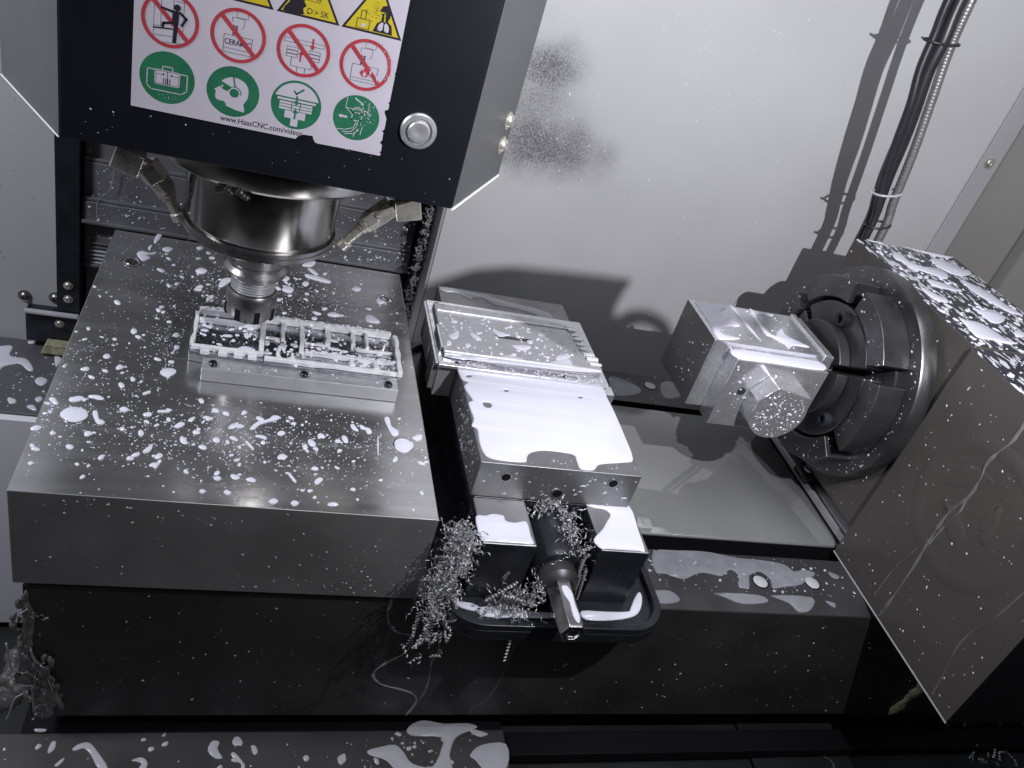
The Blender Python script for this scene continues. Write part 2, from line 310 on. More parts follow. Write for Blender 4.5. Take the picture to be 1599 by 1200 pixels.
LEDGE = [[(-0.3087,1.0204),(-0.2977,1.0233),(-0.2869,1.0275),(-0.2826,1.0224),(-0.2825,1.0085),(-0.2767,1.0027),(-0.2629,1.0023),(-0.2532,0.9908),(-0.2483,0.9781),(-0.255,0.9778),(-0.2657,0.9896),(-0.2746,0.9862),(-0.2825,0.9795),(-0.2846,0.9727),(-0.2937,0.964)],[(-0.2421,0.9598),(-0.2368,0.9665),(-0.2278,0.9609),(-0.231,0.9492),(-0.2382,0.9514)],[(-0.2314,1.0181),(-0.223,1.012),(-0.2225,1.0021),(-0.2245,0.9908),(-0.2295,1.0046)],[(-0.231,1.0449),(-0.2224,1.0532),(-0.2205,1.039),(-0.2278,1.0394)],[(-0.2622,0.9184),(-0.2534,0.9165),(-0.2509,0.9101),(-0.2575,0.9072)],[(-0.2387,0.9054),(-0.2321,0.909),(-0.2256,0.8993),(-0.2327,0.8997)],[(-0.2333,0.922),(-0.2279,0.9272),(-0.2247,0.9201),(-0.2289,0.9151)],[(-0.2693,1.0419),(-0.2616,1.0438),(-0.2614,1.0384),(-0.2676,1.037)],[(-0.2405,1.0364),(-0.2341,1.04),(-0.2326,1.0329),(-0.2375,1.0301)],[(-0.2391,1.0505),(-0.2307,1.0533),(-0.2307,1.0483),(-0.237,1.0468)]]
PLATE = [[(-0.0644,0.6392),(-0.0614,0.645),(-0.0546,0.6465),(-0.0513,0.6428),(-0.0545,0.6361),(-0.06,0.6341)],[(-0.1272,0.5688),(-0.1251,0.5764),(-0.1187,0.5801),(-0.1099,0.5772),(-0.1076,0.5684),(-0.1131,0.5621),(-0.1212,0.5626)],[(-0.1055,0.5761),(-0.102,0.5775),(-0.0989,0.5681),(-0.0942,0.5652),(-0.0967,0.5619),(-0.1008,0.5641)],[(-0.1252,0.5895),(-0.1195,0.5944),(-0.1147,0.5934),(-0.1164,0.5892),(-0.122,0.5863)],[(-0.0872,0.5831),(-0.0842,0.5867),(-0.0799,0.5836),(-0.0831,0.58)],[(0.0138,0.5742),(0.019,0.5839),(0.0282,0.5893),(0.0315,0.5946),(0.037,0.5948),(0.0365,0.5907),(0.0283,0.5854),(0.0215,0.5804),(0.0177,0.574)],[(0.1286,0.6074),(0.1334,0.609),(0.1347,0.5967),(0.14,0.5914),(0.14,0.5854),(0.1348,0.5837),(0.1311,0.5941)],[(-0.0625,0.535),(-0.0592,0.5406),(-0.0571,0.5444),(-0.0562,0.541),(-0.0577,0.5346),(-0.0612,0.5328)],[(0.1355,0.5728),(0.1429,0.5786),(0.1518,0.5772),(0.1516,0.5693),(0.144,0.5616),(0.1367,0.5652)],[(0.1519,0.584),(0.1613,0.5895),(0.1606,0.5825),(0.1559,0.5798)],[(0.0668,0.5163),(0.0702,0.5208),(0.0736,0.5195),(0.0708,0.5141),(0.0679,0.513)],[(-0.0089,0.5104),(-0.006,0.5131),(-0.0031,0.5111),(-0.0056,0.5082)],[(0.0324,0.4896),(0.0365,0.4932),(0.0398,0.4904),(0.0363,0.4868)],[(0.0488,0.4894),(0.0515,0.4926),(0.0553,0.4901),(0.0521,0.4866)],[(-0.0004,0.496),(0.0014,0.4988),(0.0054,0.4961),(0.0029,0.4933)],[(-0.0442,0.5679),(-0.0402,0.5741),(-0.0362,0.5722),(-0.0404,0.5666)],[(-0.0691,0.5584),(-0.0668,0.5595),(-0.0645,0.5556),(-0.0661,0.5518),(-0.0685,0.5539)],[(-0.0534,0.5185),(-0.0515,0.5224),(-0.0492,0.5201),(-0.0507,0.5163)],[(0.0016,0.5753),(0.0054,0.5789),(0.0097,0.5766),(0.0058,0.5737)],[(0.0359,0.5712),(0.0393,0.5755),(0.0429,0.573),(0.0395,0.5691)],[(0.1104,0.5908),(0.1147,0.5903),(0.1164,0.5849),(0.1125,0.5831)],[(0.0461,0.5222),(0.0476,0.5234),(0.0529,0.5146),(0.0511,0.5137)],[(0.1206,0.5784),(0.1219,0.5786),(0.1209,0.5572),(0.1196,0.5571)],[(0.0114,0.5563),(0.0132,0.5576),(0.0185,0.5501),(0.0175,0.5481)],[(-0.0177,0.495),(-0.0159,0.4974),(-0.0129,0.4956),(-0.0151,0.4931)],[(-0.068,0.5789),(-0.0653,0.5831),(-0.0622,0.5806),(-0.0651,0.5771)],[(0.1057,0.5941),(0.1097,0.5927),(0.1116,0.589),(0.107,0.589)],[(-0.0216,0.581),(-0.0197,0.5848),(-0.0163,0.5826),(-0.0192,0.5795)],[(-0.1293,0.5465),(-0.1278,0.5488),(-0.1246,0.5466),(-0.1272,0.5441)],[(-0.1355,0.582),(-0.1417,0.5827),(-0.138,0.5797)],[(0.0836,0.5689),(0.0861,0.5712),(0.089,0.5697),(0.086,0.5666)],[(-0.0734,0.607),(-0.0693,0.611),(-0.0673,0.6094),(-0.0719,0.6053)],[(-0.1357,0.5109),(-0.1338,0.513),(-0.1312,0.5115),(-0.1332,0.509)],[(-0.0919,0.5225),(-0.09,0.5248),(-0.0877,0.5231),(-0.0896,0.5209)],[(-0.1391,0.5306),(-0.1376,0.5325),(-0.1347,0.5296),(-0.1364,0.5274)],[(-0.0586,0.5862),(-0.0507,0.588),(-0.0497,0.5858),(-0.0578,0.584)],[(-0.1138,0.8421),(-0.1095,0.8485),(-0.1027,0.846),(-0.0969,0.8505),(-0.0959,0.8459),(-0.1031,0.841),(-0.0991,0.8351),(-0.1054,0.8281),(-0.1104,0.8336)],[(-0.03,0.7989),(-0.028,0.8134),(-0.0219,0.819),(-0.0169,0.8168),(-0.0211,0.8085),(-0.0258,0.7993)],[(-0.1019,0.874),(-0.1011,0.889),(-0.0959,0.891),(-0.0964,0.8786),(-0.0992,0.8699)],[(-0.1054,0.8575),(-0.1032,0.8643),(-0.1011,0.8615),(-0.1027,0.8534)],[(-0.0916,0.8589),(-0.087,0.8656),(-0.0805,0.8628),(-0.0846,0.8549)],[(-0.0549,0.8235),(-0.0503,0.8312),(-0.0434,0.8273),(-0.0481,0.8196)],[(0.0563,0.8522),(0.0639,0.8521),(0.0759,0.8499),(0.085,0.8438),(0.0806,0.84),(0.0687,0.8427),(0.058,0.8462)],[(0.0529,0.8714),(0.0614,0.8837),(0.0682,0.8844),(0.0638,0.8725)],[(0.0325,0.811),(0.0386,0.8199),(0.0451,0.8148),(0.0412,0.8066)],[(0.107,0.8348),(0.1122,0.8423),(0.1179,0.8381),(0.113,0.8313)],[(0.0534,0.8301),(0.0569,0.8365),(0.0611,0.8325),(0.0574,0.8256)],[(0.0308,0.8342),(0.0357,0.8411),(0.0405,0.8373),(0.036,0.8301)],[(-0.0713,0.7908),(-0.069,0.7946),(-0.0659,0.7925),(-0.0684,0.789)],[(-0.0524,0.7854),(-0.0493,0.7899),(-0.0445,0.7878),(-0.0476,0.7834)],[(0.1195,0.7788),(0.124,0.7845),(0.1326,0.7779),(0.1338,0.7703),(0.121,0.7704)],[(0.0799,0.7748),(0.0868,0.7798),(0.0936,0.7754),(0.0901,0.7718),(0.0821,0.771)],[(-0.0392,0.7719),(-0.0356,0.7786),(-0.0325,0.7782),(-0.0347,0.7689),(-0.0376,0.7659)],[(-0.0591,0.8741),(-0.055,0.8781),(-0.0513,0.8743),(-0.0554,0.8702)],[(0.1331,0.8194),(0.1396,0.8261),(0.1454,0.8205),(0.1399,0.8119),(0.1346,0.8118)],[(0.059,0.8657),(0.0651,0.8651),(0.0711,0.8554),(0.0663,0.8554)]]
FLANGE = [[(0.3114,0.4653),(0.3337,0.4655),(0.3568,0.4665),(0.3615,0.4706),(0.3686,0.4816),(0.3762,0.4901),(0.3779,0.4848),(0.3721,0.4711),(0.362,0.4615),(0.34,0.4563),(0.3132,0.4558)],[(0.2136,0.4639),(0.2284,0.4666),(0.2469,0.4654),(0.2674,0.4626),(0.2823,0.462),(0.2831,0.4565),(0.2533,0.4553),(0.2284,0.4548),(0.2166,0.4572)],[(0.1926,0.4728),(0.2004,0.4707),(0.2124,0.4688),(0.2194,0.4617),(0.2092,0.4613),(0.1977,0.4656)]]
TSTRIP = [[(0.4197,0.5564),(0.4481,0.56),(0.4812,0.561),(0.5003,0.5579),(0.5196,0.5548),(0.5453,0.5537),(0.5726,0.5495),(0.5808,0.5396),(0.5936,0.5434),(0.6071,0.5383),(0.5794,0.5219),(0.559,0.5179),(0.5418,0.5147),(0.5447,0.5257),(0.5372,0.5368),(0.5211,0.53),(0.5136,0.514),(0.5014,0.5147),(0.508,0.5292),(0.5015,0.5374),(0.4873,0.5279),(0.4688,0.531),(0.4551,0.5273),(0.4404,0.5208),(0.4235,0.5267),(0.4124,0.5288)],[(0.626,0.5425),(0.6368,0.5371),(0.6312,0.5323),(0.6253,0.5364)]]
BLOCKT = [[(0.4472,0.7243),(0.466,0.7276),(0.4829,0.7284),(0.4829,0.7204),(0.4734,0.7119),(0.4709,0.7035),(0.4798,0.7001),(0.4852,0.6864),(0.4722,0.6831),(0.4611,0.6784),(0.4538,0.6693),(0.4566,0.6628),(0.473,0.6597),(0.4547,0.6535),(0.4441,0.6545),(0.4462,0.6856)],[(0.4899,0.7256),(0.4961,0.7261),(0.4983,0.6677),(0.4961,0.6679)],[(0.5147,0.7272),(0.5229,0.7267),(0.5428,0.7248),(0.5396,0.7208),(0.5194,0.7193),(0.517,0.6871),(0.5227,0.6773),(0.5297,0.6865),(0.5405,0.6961),(0.5387,0.6831),(0.5455,0.6755),(0.5583,0.664),(0.5389,0.663),(0.5267,0.653),(0.5266,0.6619),(0.5164,0.6739),(0.5112,0.68)]]
STREAK = [[(0.1475,-0.0083),(0.1474,-0.0251),(0.1519,-0.0421),(0.1622,-0.0531),(0.1733,-0.0562),(0.1772,-0.066),(0.1739,-0.0817),(0.1611,-0.0952),(0.152,-0.1068),(0.1517,-0.1183),(0.1616,-0.1289),(0.1809,-0.1366),(0.1957,-0.1446),(0.2005,-0.1579),(0.1951,-0.1779)],[(0.2025,-0.0487),(0.2032,-0.0669),(0.2047,-0.0789),(0.2023,-0.0951),(0.2053,-0.1193),(0.2052,-0.1414),(0.1979,-0.1726)],[(0.2759,-0.0595),(0.2771,-0.0882),(0.2768,-0.1222),(0.2706,-0.1535),(0.2606,-0.1663),(0.2607,-0.1771)]]
FSTREAK = [[(0.4816,0.263),(0.4807,0.2383),(0.4849,0.2214),(0.4875,0.2061),(0.4826,0.1925),(0.4822,0.1689),(0.487,0.1503),(0.4884,0.1295),(0.4872,0.1133),(0.4849,0.0909),(0.4818,0.0537),(0.4809,0.0211),(0.4809,0.0042)],[(0.4822,0.1689),(0.4797,0.1533),(0.483,0.1315),(0.485,0.1051)],[(0.3858,0.151),(0.3892,0.118),(0.397,0.0867),(0.3984,0.0621),(0.3919,0.0334),(0.3871,0.0061)],[(0.4872,0.1133),(0.4939,0.0849),(0.4992,0.0532),(0.4993,0.0142)]]

# ================================================================== THE SETTING
YW = 1.05
YR = 0.97      # the big right-hand panel stands proud of the column opening
struct(MB().box(-1.2, 2.0, -0.9, 1.3, -0.60, -0.56).build('floor', 'floor'))
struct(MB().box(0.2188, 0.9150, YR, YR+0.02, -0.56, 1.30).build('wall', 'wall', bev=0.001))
struct(MB().box(0.9168, 0.9487, YR, YR+0.02, -0.56, 1.30).build('wall', 'wall_plain', bev=0.001))
struct(MB().prism([(0.9489, YR+0.02), (0.9489, YR), (0.995, YR-0.052), (1.01, YR-0.052), (1.01, YR+0.02)], (0,0,0), (1,0,0), (0,1,0), (0,0,1), -0.56, 1.30).build('wall', 'wall_dark', bev=0.002))
struct(MB().prism([(0.9965, YR-0.053), (0.9965, YR-0.072), (1.04, YR-0.12), (1.10, -0.715), (1.13, -0.715), (1.13, YR-0.053)], (0,0,0), (1,0,0), (0,1,0), (0,0,1), -0.56, 1.30).build('wall', 'wall_dark', bev=0.002))
struct(MB().box(-1.00, -0.233, YW-0.004, YW+0.02, -0.174, 1.30).build('wall', 'wall_plain', bev=0.0015))
struct(MB().box(-1.0, 1.15, -0.74, -0.72, -0.56, 0.80).build('door', 'slot'))
struct(MB().box(-1.02, -1.0, -0.7, YW, -0.56, 1.30).build('wall', 'wall_plain'))
# dark recess behind the column opening
struct(MB().box(-0.30, 0.30, 1.16, 1.18, -0.56, 1.30).build('wall', 'slot'))
# grey saddle covers behind and in front of the table
struct(MB().box(-0.9, 0.95, 0.8905, 1.046, -0.560, -0.172).build('saddle_ledge', 'ledge', bev=0.0015))
struct(MB().box(-0.9, -0.132, 0.8795, 0.8900, -0.545, -0.1735).build('splash_panel', 'pan', bev=0.002))
t = thing('front_way_cover', (0.08, 0.40, -0.2), 'flat dark metal way cover strewn with milky coolant puddles, below the table front', 'way cover')
MB().box(-0.60, 0.302, 0.20, 0.487, -0.215, -0.200).build('cover_sheet', 'cover_front', t, bev=0.0015)
MB().box(-0.145, 0.302, 0.4875, 0.80, -0.330, -0.205).build('cover_end', 'slot', t)
t = thing('lower_way_cover', (0.65, 0.40, -0.235), 'plain black lower way cover right of the puddled cover, below the table front', 'way cover')
MB().box(0.303, 0.60, 0.22, 0.52, -0.25, -0.226).build('cover_sheet', 'floor', t, bev=0.001)
MB().box(0.601, 1.06, 0.22, 0.52, -0.25, -0.222).build('cover_sheet', 'floor', t, bev=0.001)
MB().box(0.303, 1.06, 0.462, 0.4885, -0.2215, -0.207).build('cover_rail', 'slot', t, bev=0.001)

# ------------------------------------------------------------------ wall screw and column edge post
def screw_parts(parent, p, ax, r=0.0065, name='screw', m='nickel', h=0.0035):
    p, ax = Vector(p), Vector(ax)
    b = MB(); b.lathe(p, ax, [(r*1.28, 0), (r*1.28, h*.25), (r, h*.3), (r*.93, h*.65), (r*.7, h*.95), (r*.42, h*1.12), (r*.40, h*.55), (0, h*.5)], 20)
    return b.build(name, m, parent, ang=50)
o = screw_parts(None, (0.9316, YR-0.0005, 0.3591), (0, -1, 0), 0.0058, h=0.003); tag(o, 'small round screw in the pale wall strip beside the dark door frame', 'screw')
o = MB().prism([(0.2150, 0.9712), (0.2186, 0.9702), (0.2186, 1.07), (0.2110, 1.07), (0.2110, 1.03)], (0,0,0), (1,0,0), (0,1,0), (0,0,1), -0.30, 1.3).build('corner_post', 'wall_plain', bev=0.002)
tag(o, 'pale folded sheet metal edge post between the black way covers and the big wall', 'post')
o['kind'] = 'structure'; del o['category']; del o['label']

# ------------------------------------------------------------------ way covers behind the spindle
t = thing('column_way_cover', (0.0, 1.04, -0.16), 'dark stepped way cover spattered with coolant behind the spindle', 'way cover')
for (z0, z1, y) in ((0.097, 0.30, 1.050), (0.049, 0.0962, 1.043), (0.021, 0.0482, 1.036), (-0.045, 0.0202, 1.047), (-0.17, -0.0458, 1.055)):
    b = MB(); b.box(-0.203, 0.202, y, y+0.014, z0, z1); b.build('cover_plate', 'cover', t, bev=0.0012)
    b = MB(); b.box(-0.203, 0.202, y-0.006, y-0.0005, z0, z0+0.004); b.build('plate_lip', 'cover', t, bev=0.0008)
b = MB(); b.box(-0.2315, -0.2045, 1.03, 1.10, -0.168, 0.30); b.build('side_channel', 'black', t, bev=0.001)
b = MB(); b.box(0.2032, 0.2105, 1.00, 1.10, -0.168, 0.30); b.build('side_channel', 'slot', t, bev=0.001)
for i in range(6):
    z = -0.013-0.0055*i
    MB().box(-0.196, -0.155+0.003*(i % 3), 1.0435, 1.0465, z, z+0.0020).build('comb_slat', 'dull' if i > 1 else 'cover', t, bev=0.0004)
# bracket at the foot of the left panel
t = thing('cover_bracket', (-0.24, 1.03, -0.17), 'black notched bracket with round screws at the foot of the left panel', 'bracket')
MB().box(-0.268, -0.196, 1.028, 1.0455, -0.160, -0.114).build('bracket_plate', 'black', t, bev=0.001)
MB().box(-0.268, -0.205, 1.020, 1.0275, -0.1135, -0.110).build('bracket_lip', 'dull', t, bev=0.0006)
MB().prism([(-0.248, -0.168), (-0.190, -0.168), (-0.190, -0.153), (-0.242, -0.153)], (0,0,0), (1,0,0), (0,0,1), (0,-1,0), -1.027, -1.012).build('wiper_strip', 'foam', t, bev=0.001)
for p in ((-0.2723, 1.0455, -0.1035), (-0.2364, 1.0455, -0.1005)): screw_parts(t, p, (0, -1, 0), 0.0062, m='steel', h=0.005)
for p in ((-0.218, 1.0295, -0.07), (-0.218, 1.0295, -0.090)): screw_parts(t, p, (0, -1, 0), 0.0045, h=0.003)
screw_parts(t, (-0.228, 1.0275, -0.128), (0, -1, 0), 0.0045, h=0.003)

# ================================================================== MILLING TABLE
t = thing('milling_table', (0.40, 0.69, -0.178), 'long black cast milling table with T slots carrying the plate, vise and rotary unit', 'machine table')
prof = [(0.489, -0.178), (0.489, -0.008), (0.5065, 0.0), (0.5595, 0.0), (0.5595, -0.022), (0.5795, -0.022), (0.5795, 0.0),
        (0.8060, 0.0), (0.8060, -0.022), (0.8200, -0.022), (0.8200, 0.0), (0.886, 0.0), (0.889, -0.003), (0.889, -0.178)]
# table body below the top lands
MB().prism([(0.489, -0.178), (0.489, -0.0085), (0.5065, -0.0225), (0.887, -0.0225), (0.889, -0.178)], (0,0,0), (0,1,0), (0,0,1), (1,0,0), -0.1372, 1.05).build('table_body', 'table', t, bev=0.0008)
for P in ([(0.4893, -0.0085), (0.5065, 0.0), (0.5595, 0.0), (0.5595, -0.022), (0.5065, -0.022)], [(0.5795, -0.022), (0.5795, 0.0), (0.806, 0.0), (0.806, -0.022)], [(0.820, -0.022), (0.820, 0.0), (0.886, 0.0), (0.8885, -0.003), (0.8885, -0.022)]):
    tl = MB().prism(P, (0,0,0), (0,1,0), (0,0,1), (1,0,0), -0.1369, 1.0497).build('top_land', ['table_top', 'slot'], t, bev=0.0006)
    for p in tl.data.polygons: p.material_index = 1 if abs(p.normal.y) > .9 else 0
for y0, y1 in ((0.560, 0.579), (0.8065, 0.8195)):
    MB().box(-0.1366, 1.049, y0, y1, -0.0222, -0.0205).build('slot_floor', 'slot', t)
for (x, y) in ((0.5307, 0.5228), (0.5954, 0.5249), (0.5224, 0.8629), (0.72, 0.5240)):
    b = MB(); b.lathe((x, y, 0.0002), (0, 0, 1), [(0.0078, 0), (0.0078, .0006), (0.0070, .0012), (0.0, .0013)], 28); b.build('hole_plug', 'dull', t)
    b = MB(); b.lathe((x, y, 0.0001), (0, 0, 1), [(0.0094, 0), (0.0094, .0005), (0.0080, .0005)], 28, cap=False); b.build('plug_ring', 'black', t)

b = MB()
puddle(b, [(0.345, 0.5802), (0.661, 0.5802), (0.6625, 0.69), (0.661, 0.8052), (0.345, 0.8052)], 'z', 0.0002, 0.0022, 0.0015, sub=1)
o = b.build('coolant_pool', 'pool', ang=60); tag(o, 'still grey mirror pool of coolant on the table between vise and rotary unit', 'coolant pool')

# ================================================================== FIXTURE PLATE
PX0, PX1, PY0, PY1, PZ = -0.1418, 0.1650, 0.4822, 0.8868, 0.0943
t = thing('fixture_plate', (0.0116, 0.6845, 0.0), 'thick aluminium fixture plate spattered with white coolant, under the spindle', 'plate')
b = MB(); b.box(PX0, PX1, PY0, PY1, 0.0003, PZ)
b.c = 0
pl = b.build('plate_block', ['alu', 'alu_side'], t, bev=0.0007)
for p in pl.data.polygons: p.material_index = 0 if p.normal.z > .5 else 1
for (x, y, full) in ((-0.1159, 0.822, 0), (0.1426, 0.8226, 0), (-0.1166, 0.5694, 1), (0.1434, 0.5727, 1)):
    b = MB(); b.lathe((x, y, PZ), (0, 0, 1), [(0.0092, -.001), (0.0092, .0004), (0.0084, .0005), (0.0084, .0001)], 32, cap=False); b.build('bore_rim', 'steel', t)
    b = MB()
    if full: b.lathe((x, y, PZ), (0, 0, 1), [(0.0084, .0001), (0.0078, .0009), (0.004, .0014), (0.0, .0015)], 32)
    else: b.lathe((x, y, PZ), (0, 0, 1), [(0.0084, .0002), (0.0, .0004)], 32)
    b.build('flooded_bore', 'coolant' if full else 'alu_bright', t)
    if not full:
        b = MB(); b.lathe((x, y, PZ+.0003), (0, 0, 1), [(0.0062, 0), (0.0062, .0005), (0.0058, .0009), (0.0032, .0009), (0.0030, .0004), (0, .0003)], 6 if x > 0 else 24); b.build('bolt_head', 'steel', t)

# ================================================================== MILLED PART ON THE PLATE
t = thing('milled_housing', (0.05, 0.675, PZ), 'bright ribbed aluminium housing half milled open, lying on the plate', 'workpiece')
A = 'alu_bright'; zb = PZ+0.0003
b = MB(); b.prism([(-0.031, 0.6335), (0.141, 0.6335), (0.141, 0.722), (-0.044, 0.722), (-0.044, 0.662), (-0.031, 0.660)], (0,0,0), (1,0,0), (0,1,0), (0,0,1), zb, 0.1085)
b.build('base_block', 'alu_matte', t, bev=0.0006)
b = MB()   # pocket floor and stepped outer wall
b.prism([(-0.0435, 0.652), (0.030, 0.646), (0.1445, 0.647), (0.1465, 0.66), (0.1465, 0.71), (0.138, 0.7195), (-0.030, 0.7195), (-0.0455, 0.71)], (0,0,0), (1,0,0), (0,1,0), (0,0,1), 0.1086, 0.1115)
b.build('pocket_floor', 'alu_floor', t, bev=0.0005)
def rib(x0, x1, y0, y1, z1, n='rib', m='alu_glint'):
    long_x = (x1-x0) > (y1-y0); k = 7; J = lambda: random.gauss(0, .00045); lo, hi = [], []
    for i in range(k):
        f = i/(k-1)
        if long_x: lo.append((x0+(x1-x0)*f, y0+J())); hi.append((x0+(x1-x0)*f, y1+J()))
        else: lo.append((x1+J(), y0+(y1-y0)*f)); hi.append((x0+J(), y0+(y1-y0)*f))
    MB().prism(lo+hi[::-1], (0,0,0), (1,0,0), (0,1,0), (0,0,1), 0.1116, z1+random.uniform(-.0006, .0006)).build(n, m, t, bev=0.0007, seg=1, ang=60)
rib(-0.041, 0.138, 0.7130, 0.7180, 0.1190, 'outer_wall'); rib(0.020, 0.1395, 0.6490, 0.6530, 0.1160, 'outer_wall')
rib(-0.042, 0.019, 0.6550, 0.6590, 0.1165, 'outer_wall'); rib(-0.0435, -0.0400, 0.6595, 0.7125, 0.1160, 'outer_wall')
rib(0.1400, 0.1445, 0.6490, 0.7125, 0.1180, 'outer_wall')
rib(0.0145, 0.0190, 0.6595, 0.7125, 0.1170); rib(-0.0395, 0.0140, 0.6990, 0.7030, 0.1165)
rib(0.0330, 0.0370, 0.6840, 0.7125, 0.1160); rib(0.0195, 0.0325, 0.6850, 0.6885, 0.1145); rib(0.0500, 0.0545, 0.6650, 0.7125, 0.1150)
rib(0.0550, 0.1395, 0.6655, 0.6700, 0.1165); rib(0.0740, 0.0785, 0.6840, 0.7125, 0.1165); rib(0.0980, 0.1020, 0.6900, 0.7125, 0.1160)
rib(0.1120, 0.1150, 0.6860, 0.7125, 0.1170); rib(0.1025, 0.1395, 0.6835, 0.6865, 0.1150); rib(0.0550, 0.0735, 0.6840, 0.6870, 0.1140)
rib(0.0300, 0.0340, 0.6535, 0.6680, 0.1150); rib(0.0430, 0.0465, 0.6535, 0.6640, 0.1155); rib(0.0960, 0.1005, 0.6535, 0.6650, 0.1160); rib(0.1180, 0.1225, 0.6535, 0.6650, 0.1160)
for x in (-0.034, -0.019, -0.006, 0.006): MB().box(x, x+0.0075, 0.6485, 0.6545, 0.1116, 0.1160).build('tooth', 'alu_glint', t, bev=0.0006, seg=1)
for (x, y) in ((0.130, 0.700), (0.058, 0.7105), (0.1355, 0.660), (0.049, 0.661), (0.100, 0.664)):
    b = MB(); b.lathe((x, y, 0.1116), (0, 0, 1), [(0.0042, 0), (0.0042, .0035), (0.0034, .0040), (0.0022, .0040), (0.0020, .001), (0, .001)], 20); b.build('boss', A, t)
for (x, y, z) in ((-0.022, 0.6395, .1086), (0.0555, 0.6395, .1086), (0.1315, 0.6390, .1086), (-0.022, 0.7270, PZ+.0003), (0.065, 0.7285, PZ+.0003), (0.128, 0.7275, PZ+.0003)):
    b = MB(); b.lathe((x, y, z), (0, 0, 1), [(0.0036, 0), (0.0036, .0026), (0.0030, .0032), (0.0019, .0032), (0.0017, .0012), (0, .0012)], 18); b.build('socket_screw', 'black', t)

# ================================================================== VISE
b = MB()
for i in range(46):
    x_, y_ = random.uniform(-.038, .138), random.uniform(.652, .712); drop(b, x_, y_, random.uniform(.0012, .0030), 'z', 0.1116, random.uniform(1.0, 2.6), random.choice((0, 0, 1.57))+random.gauss(0, .15), 12, .0008)
for i in range(40):
    x_ = random.uniform(.056, .139); drop(b, x_, random.uniform(.6662, .6694), random.uniform(.0006, .0016), 'z', 0.1166, random.uniform(1.0, 2.4), random.gauss(0, .2), 10, .0009)
for i in range(44):
    x_ = random.uniform(-.040, .137); drop(b, x_, random.uniform(.7138, .7172), random.uniform(.0006, .0016), 'z', 0.1188, random.uniform(1.0, 2.4), random.gauss(0, .2), 10, .0010)
stuff(tag(b.build('coolant_splashes', 'coolant', ang=70), 'white coolant beads clinging in the pockets of the ribbed housing', 'coolant'))
t = thing('machine_vise', (0.278, 0.65, 0.0), 'steel machine vise with coolant covered jaw, standing on the table front', 'vise')
fp = rrect(0.183, 0.390, 0.4405, 0.870, 0.036)
fi = rrect(0.1895, 0.3835, 0.4470, 0.8635, 0.031)
b = MB(); b.prism(fp, (0,0,0), (1,0,0), (0,1,0), (0,0,1), 0.0008, 0.0125); b.build('base_flange', 'black', t, bev=0.0015)
b = MB(); k = len(fp)
vs = [(x, y, z) for z, P in ((0.0126, fp), (0.0195, fp), (0.0195, fi), (0.0126, fi)) for x, y in P]
fs = [(r*k+i, r*k+(i+1) % k, ((r+1) % 4)*k+(i+1) % k, ((r+1) % 4)*k+i) for r in range(4) for i in range(k)]
b.add(vs, fs); b.build('flange_rim', 'black', t, bev=0.0012)
b = MB(); b.box(0.2060, 0.3555, 0.5325, 0.855, 0.0126, 0.0772); b.build('vise_body', 'black', t, bev=0.001)
for x0, x1 in ((0.2045, 0.2530), (0.3117, 0.3580)):
    b = MB(); b.box(x0, x1, 0.4768, 0.5323, 0.0126, 0.0774); r_ = b.build('rail', ['black', 'jaw'], t, bev=0.0016)
    for p in r_.data.polygons: p.material_index = 1 if p.normal.z > .5 else 0
b = MB(); b.box(0.2020, 0.3535, 0.5325, 0.6718, 0.0780, 0.1168); jw = b.build('moving_jaw', 'jaw', t, bev=0.0009)
for x, z in ((0.2282, 0.1025), (0.2801, 0.0885), (0.3284, 0.1060)):
    b = MB(); b.lathe((x, 0.5324, z), (0, -1, 0), [(0.0050, 0), (0.0050, .0006), (0.0043, .0006), (0.0043, .0001)], 28, cap=False); b.build('hole_rim', 'steel', jw)
    b = MB(); b.lathe((x, 0.5324, z), (0, -1, 0), [(0.0043, .0001), (0.0, .00035)], 28); b.build('jaw_hole', 'slot', jw)
b = MB(); b.box(0.1985, 0.3500, 0.7880, 0.8310, 0.0780, 0.1175); b.build('fixed_jaw', 'jaw', t, bev=0.0009)
b = MB(); b.box(0.2000, 0.3550, 0.6722, 0.6740, 0.0785, 0.1160); b.build('jaw_plate', 'steel', t)
# screw: nut, collar, hexagon
sx, sz = 0.2795, 0.0445
b = MB(); b.lathe((sx, 0.532, sz+.003), (0, -1, 0), [(0.0240, 0), (0.0240, .050), (0.0215, .054), (0.0150, .054), (0.0, .053)], 40); b.build('screw_housing', 'black', t, ang=35)
b = MB(); b.lathe((sx, 0.479, sz), (0, -1, 0), [(0.0150, 0), (0.0178, .001), (0.0178, .012), (0.0150, .016), (0.0125, .018), (0.0, .018)], 40); b.build('thrust_collar', 'chuck_dark', t, ang=28)
b = MB(); b.lathe((sx, 0.462, sz), (0, -1, 0), [(0.0117, 0), (0.0117, .046), (0.0106, .0485), (0.0065, .0490), (0.0055, .0460), (0.0, .0450)], 6, a0=0.0); b.build('hexagon_end', 'steel', t, bev=0.0006, ang=25)

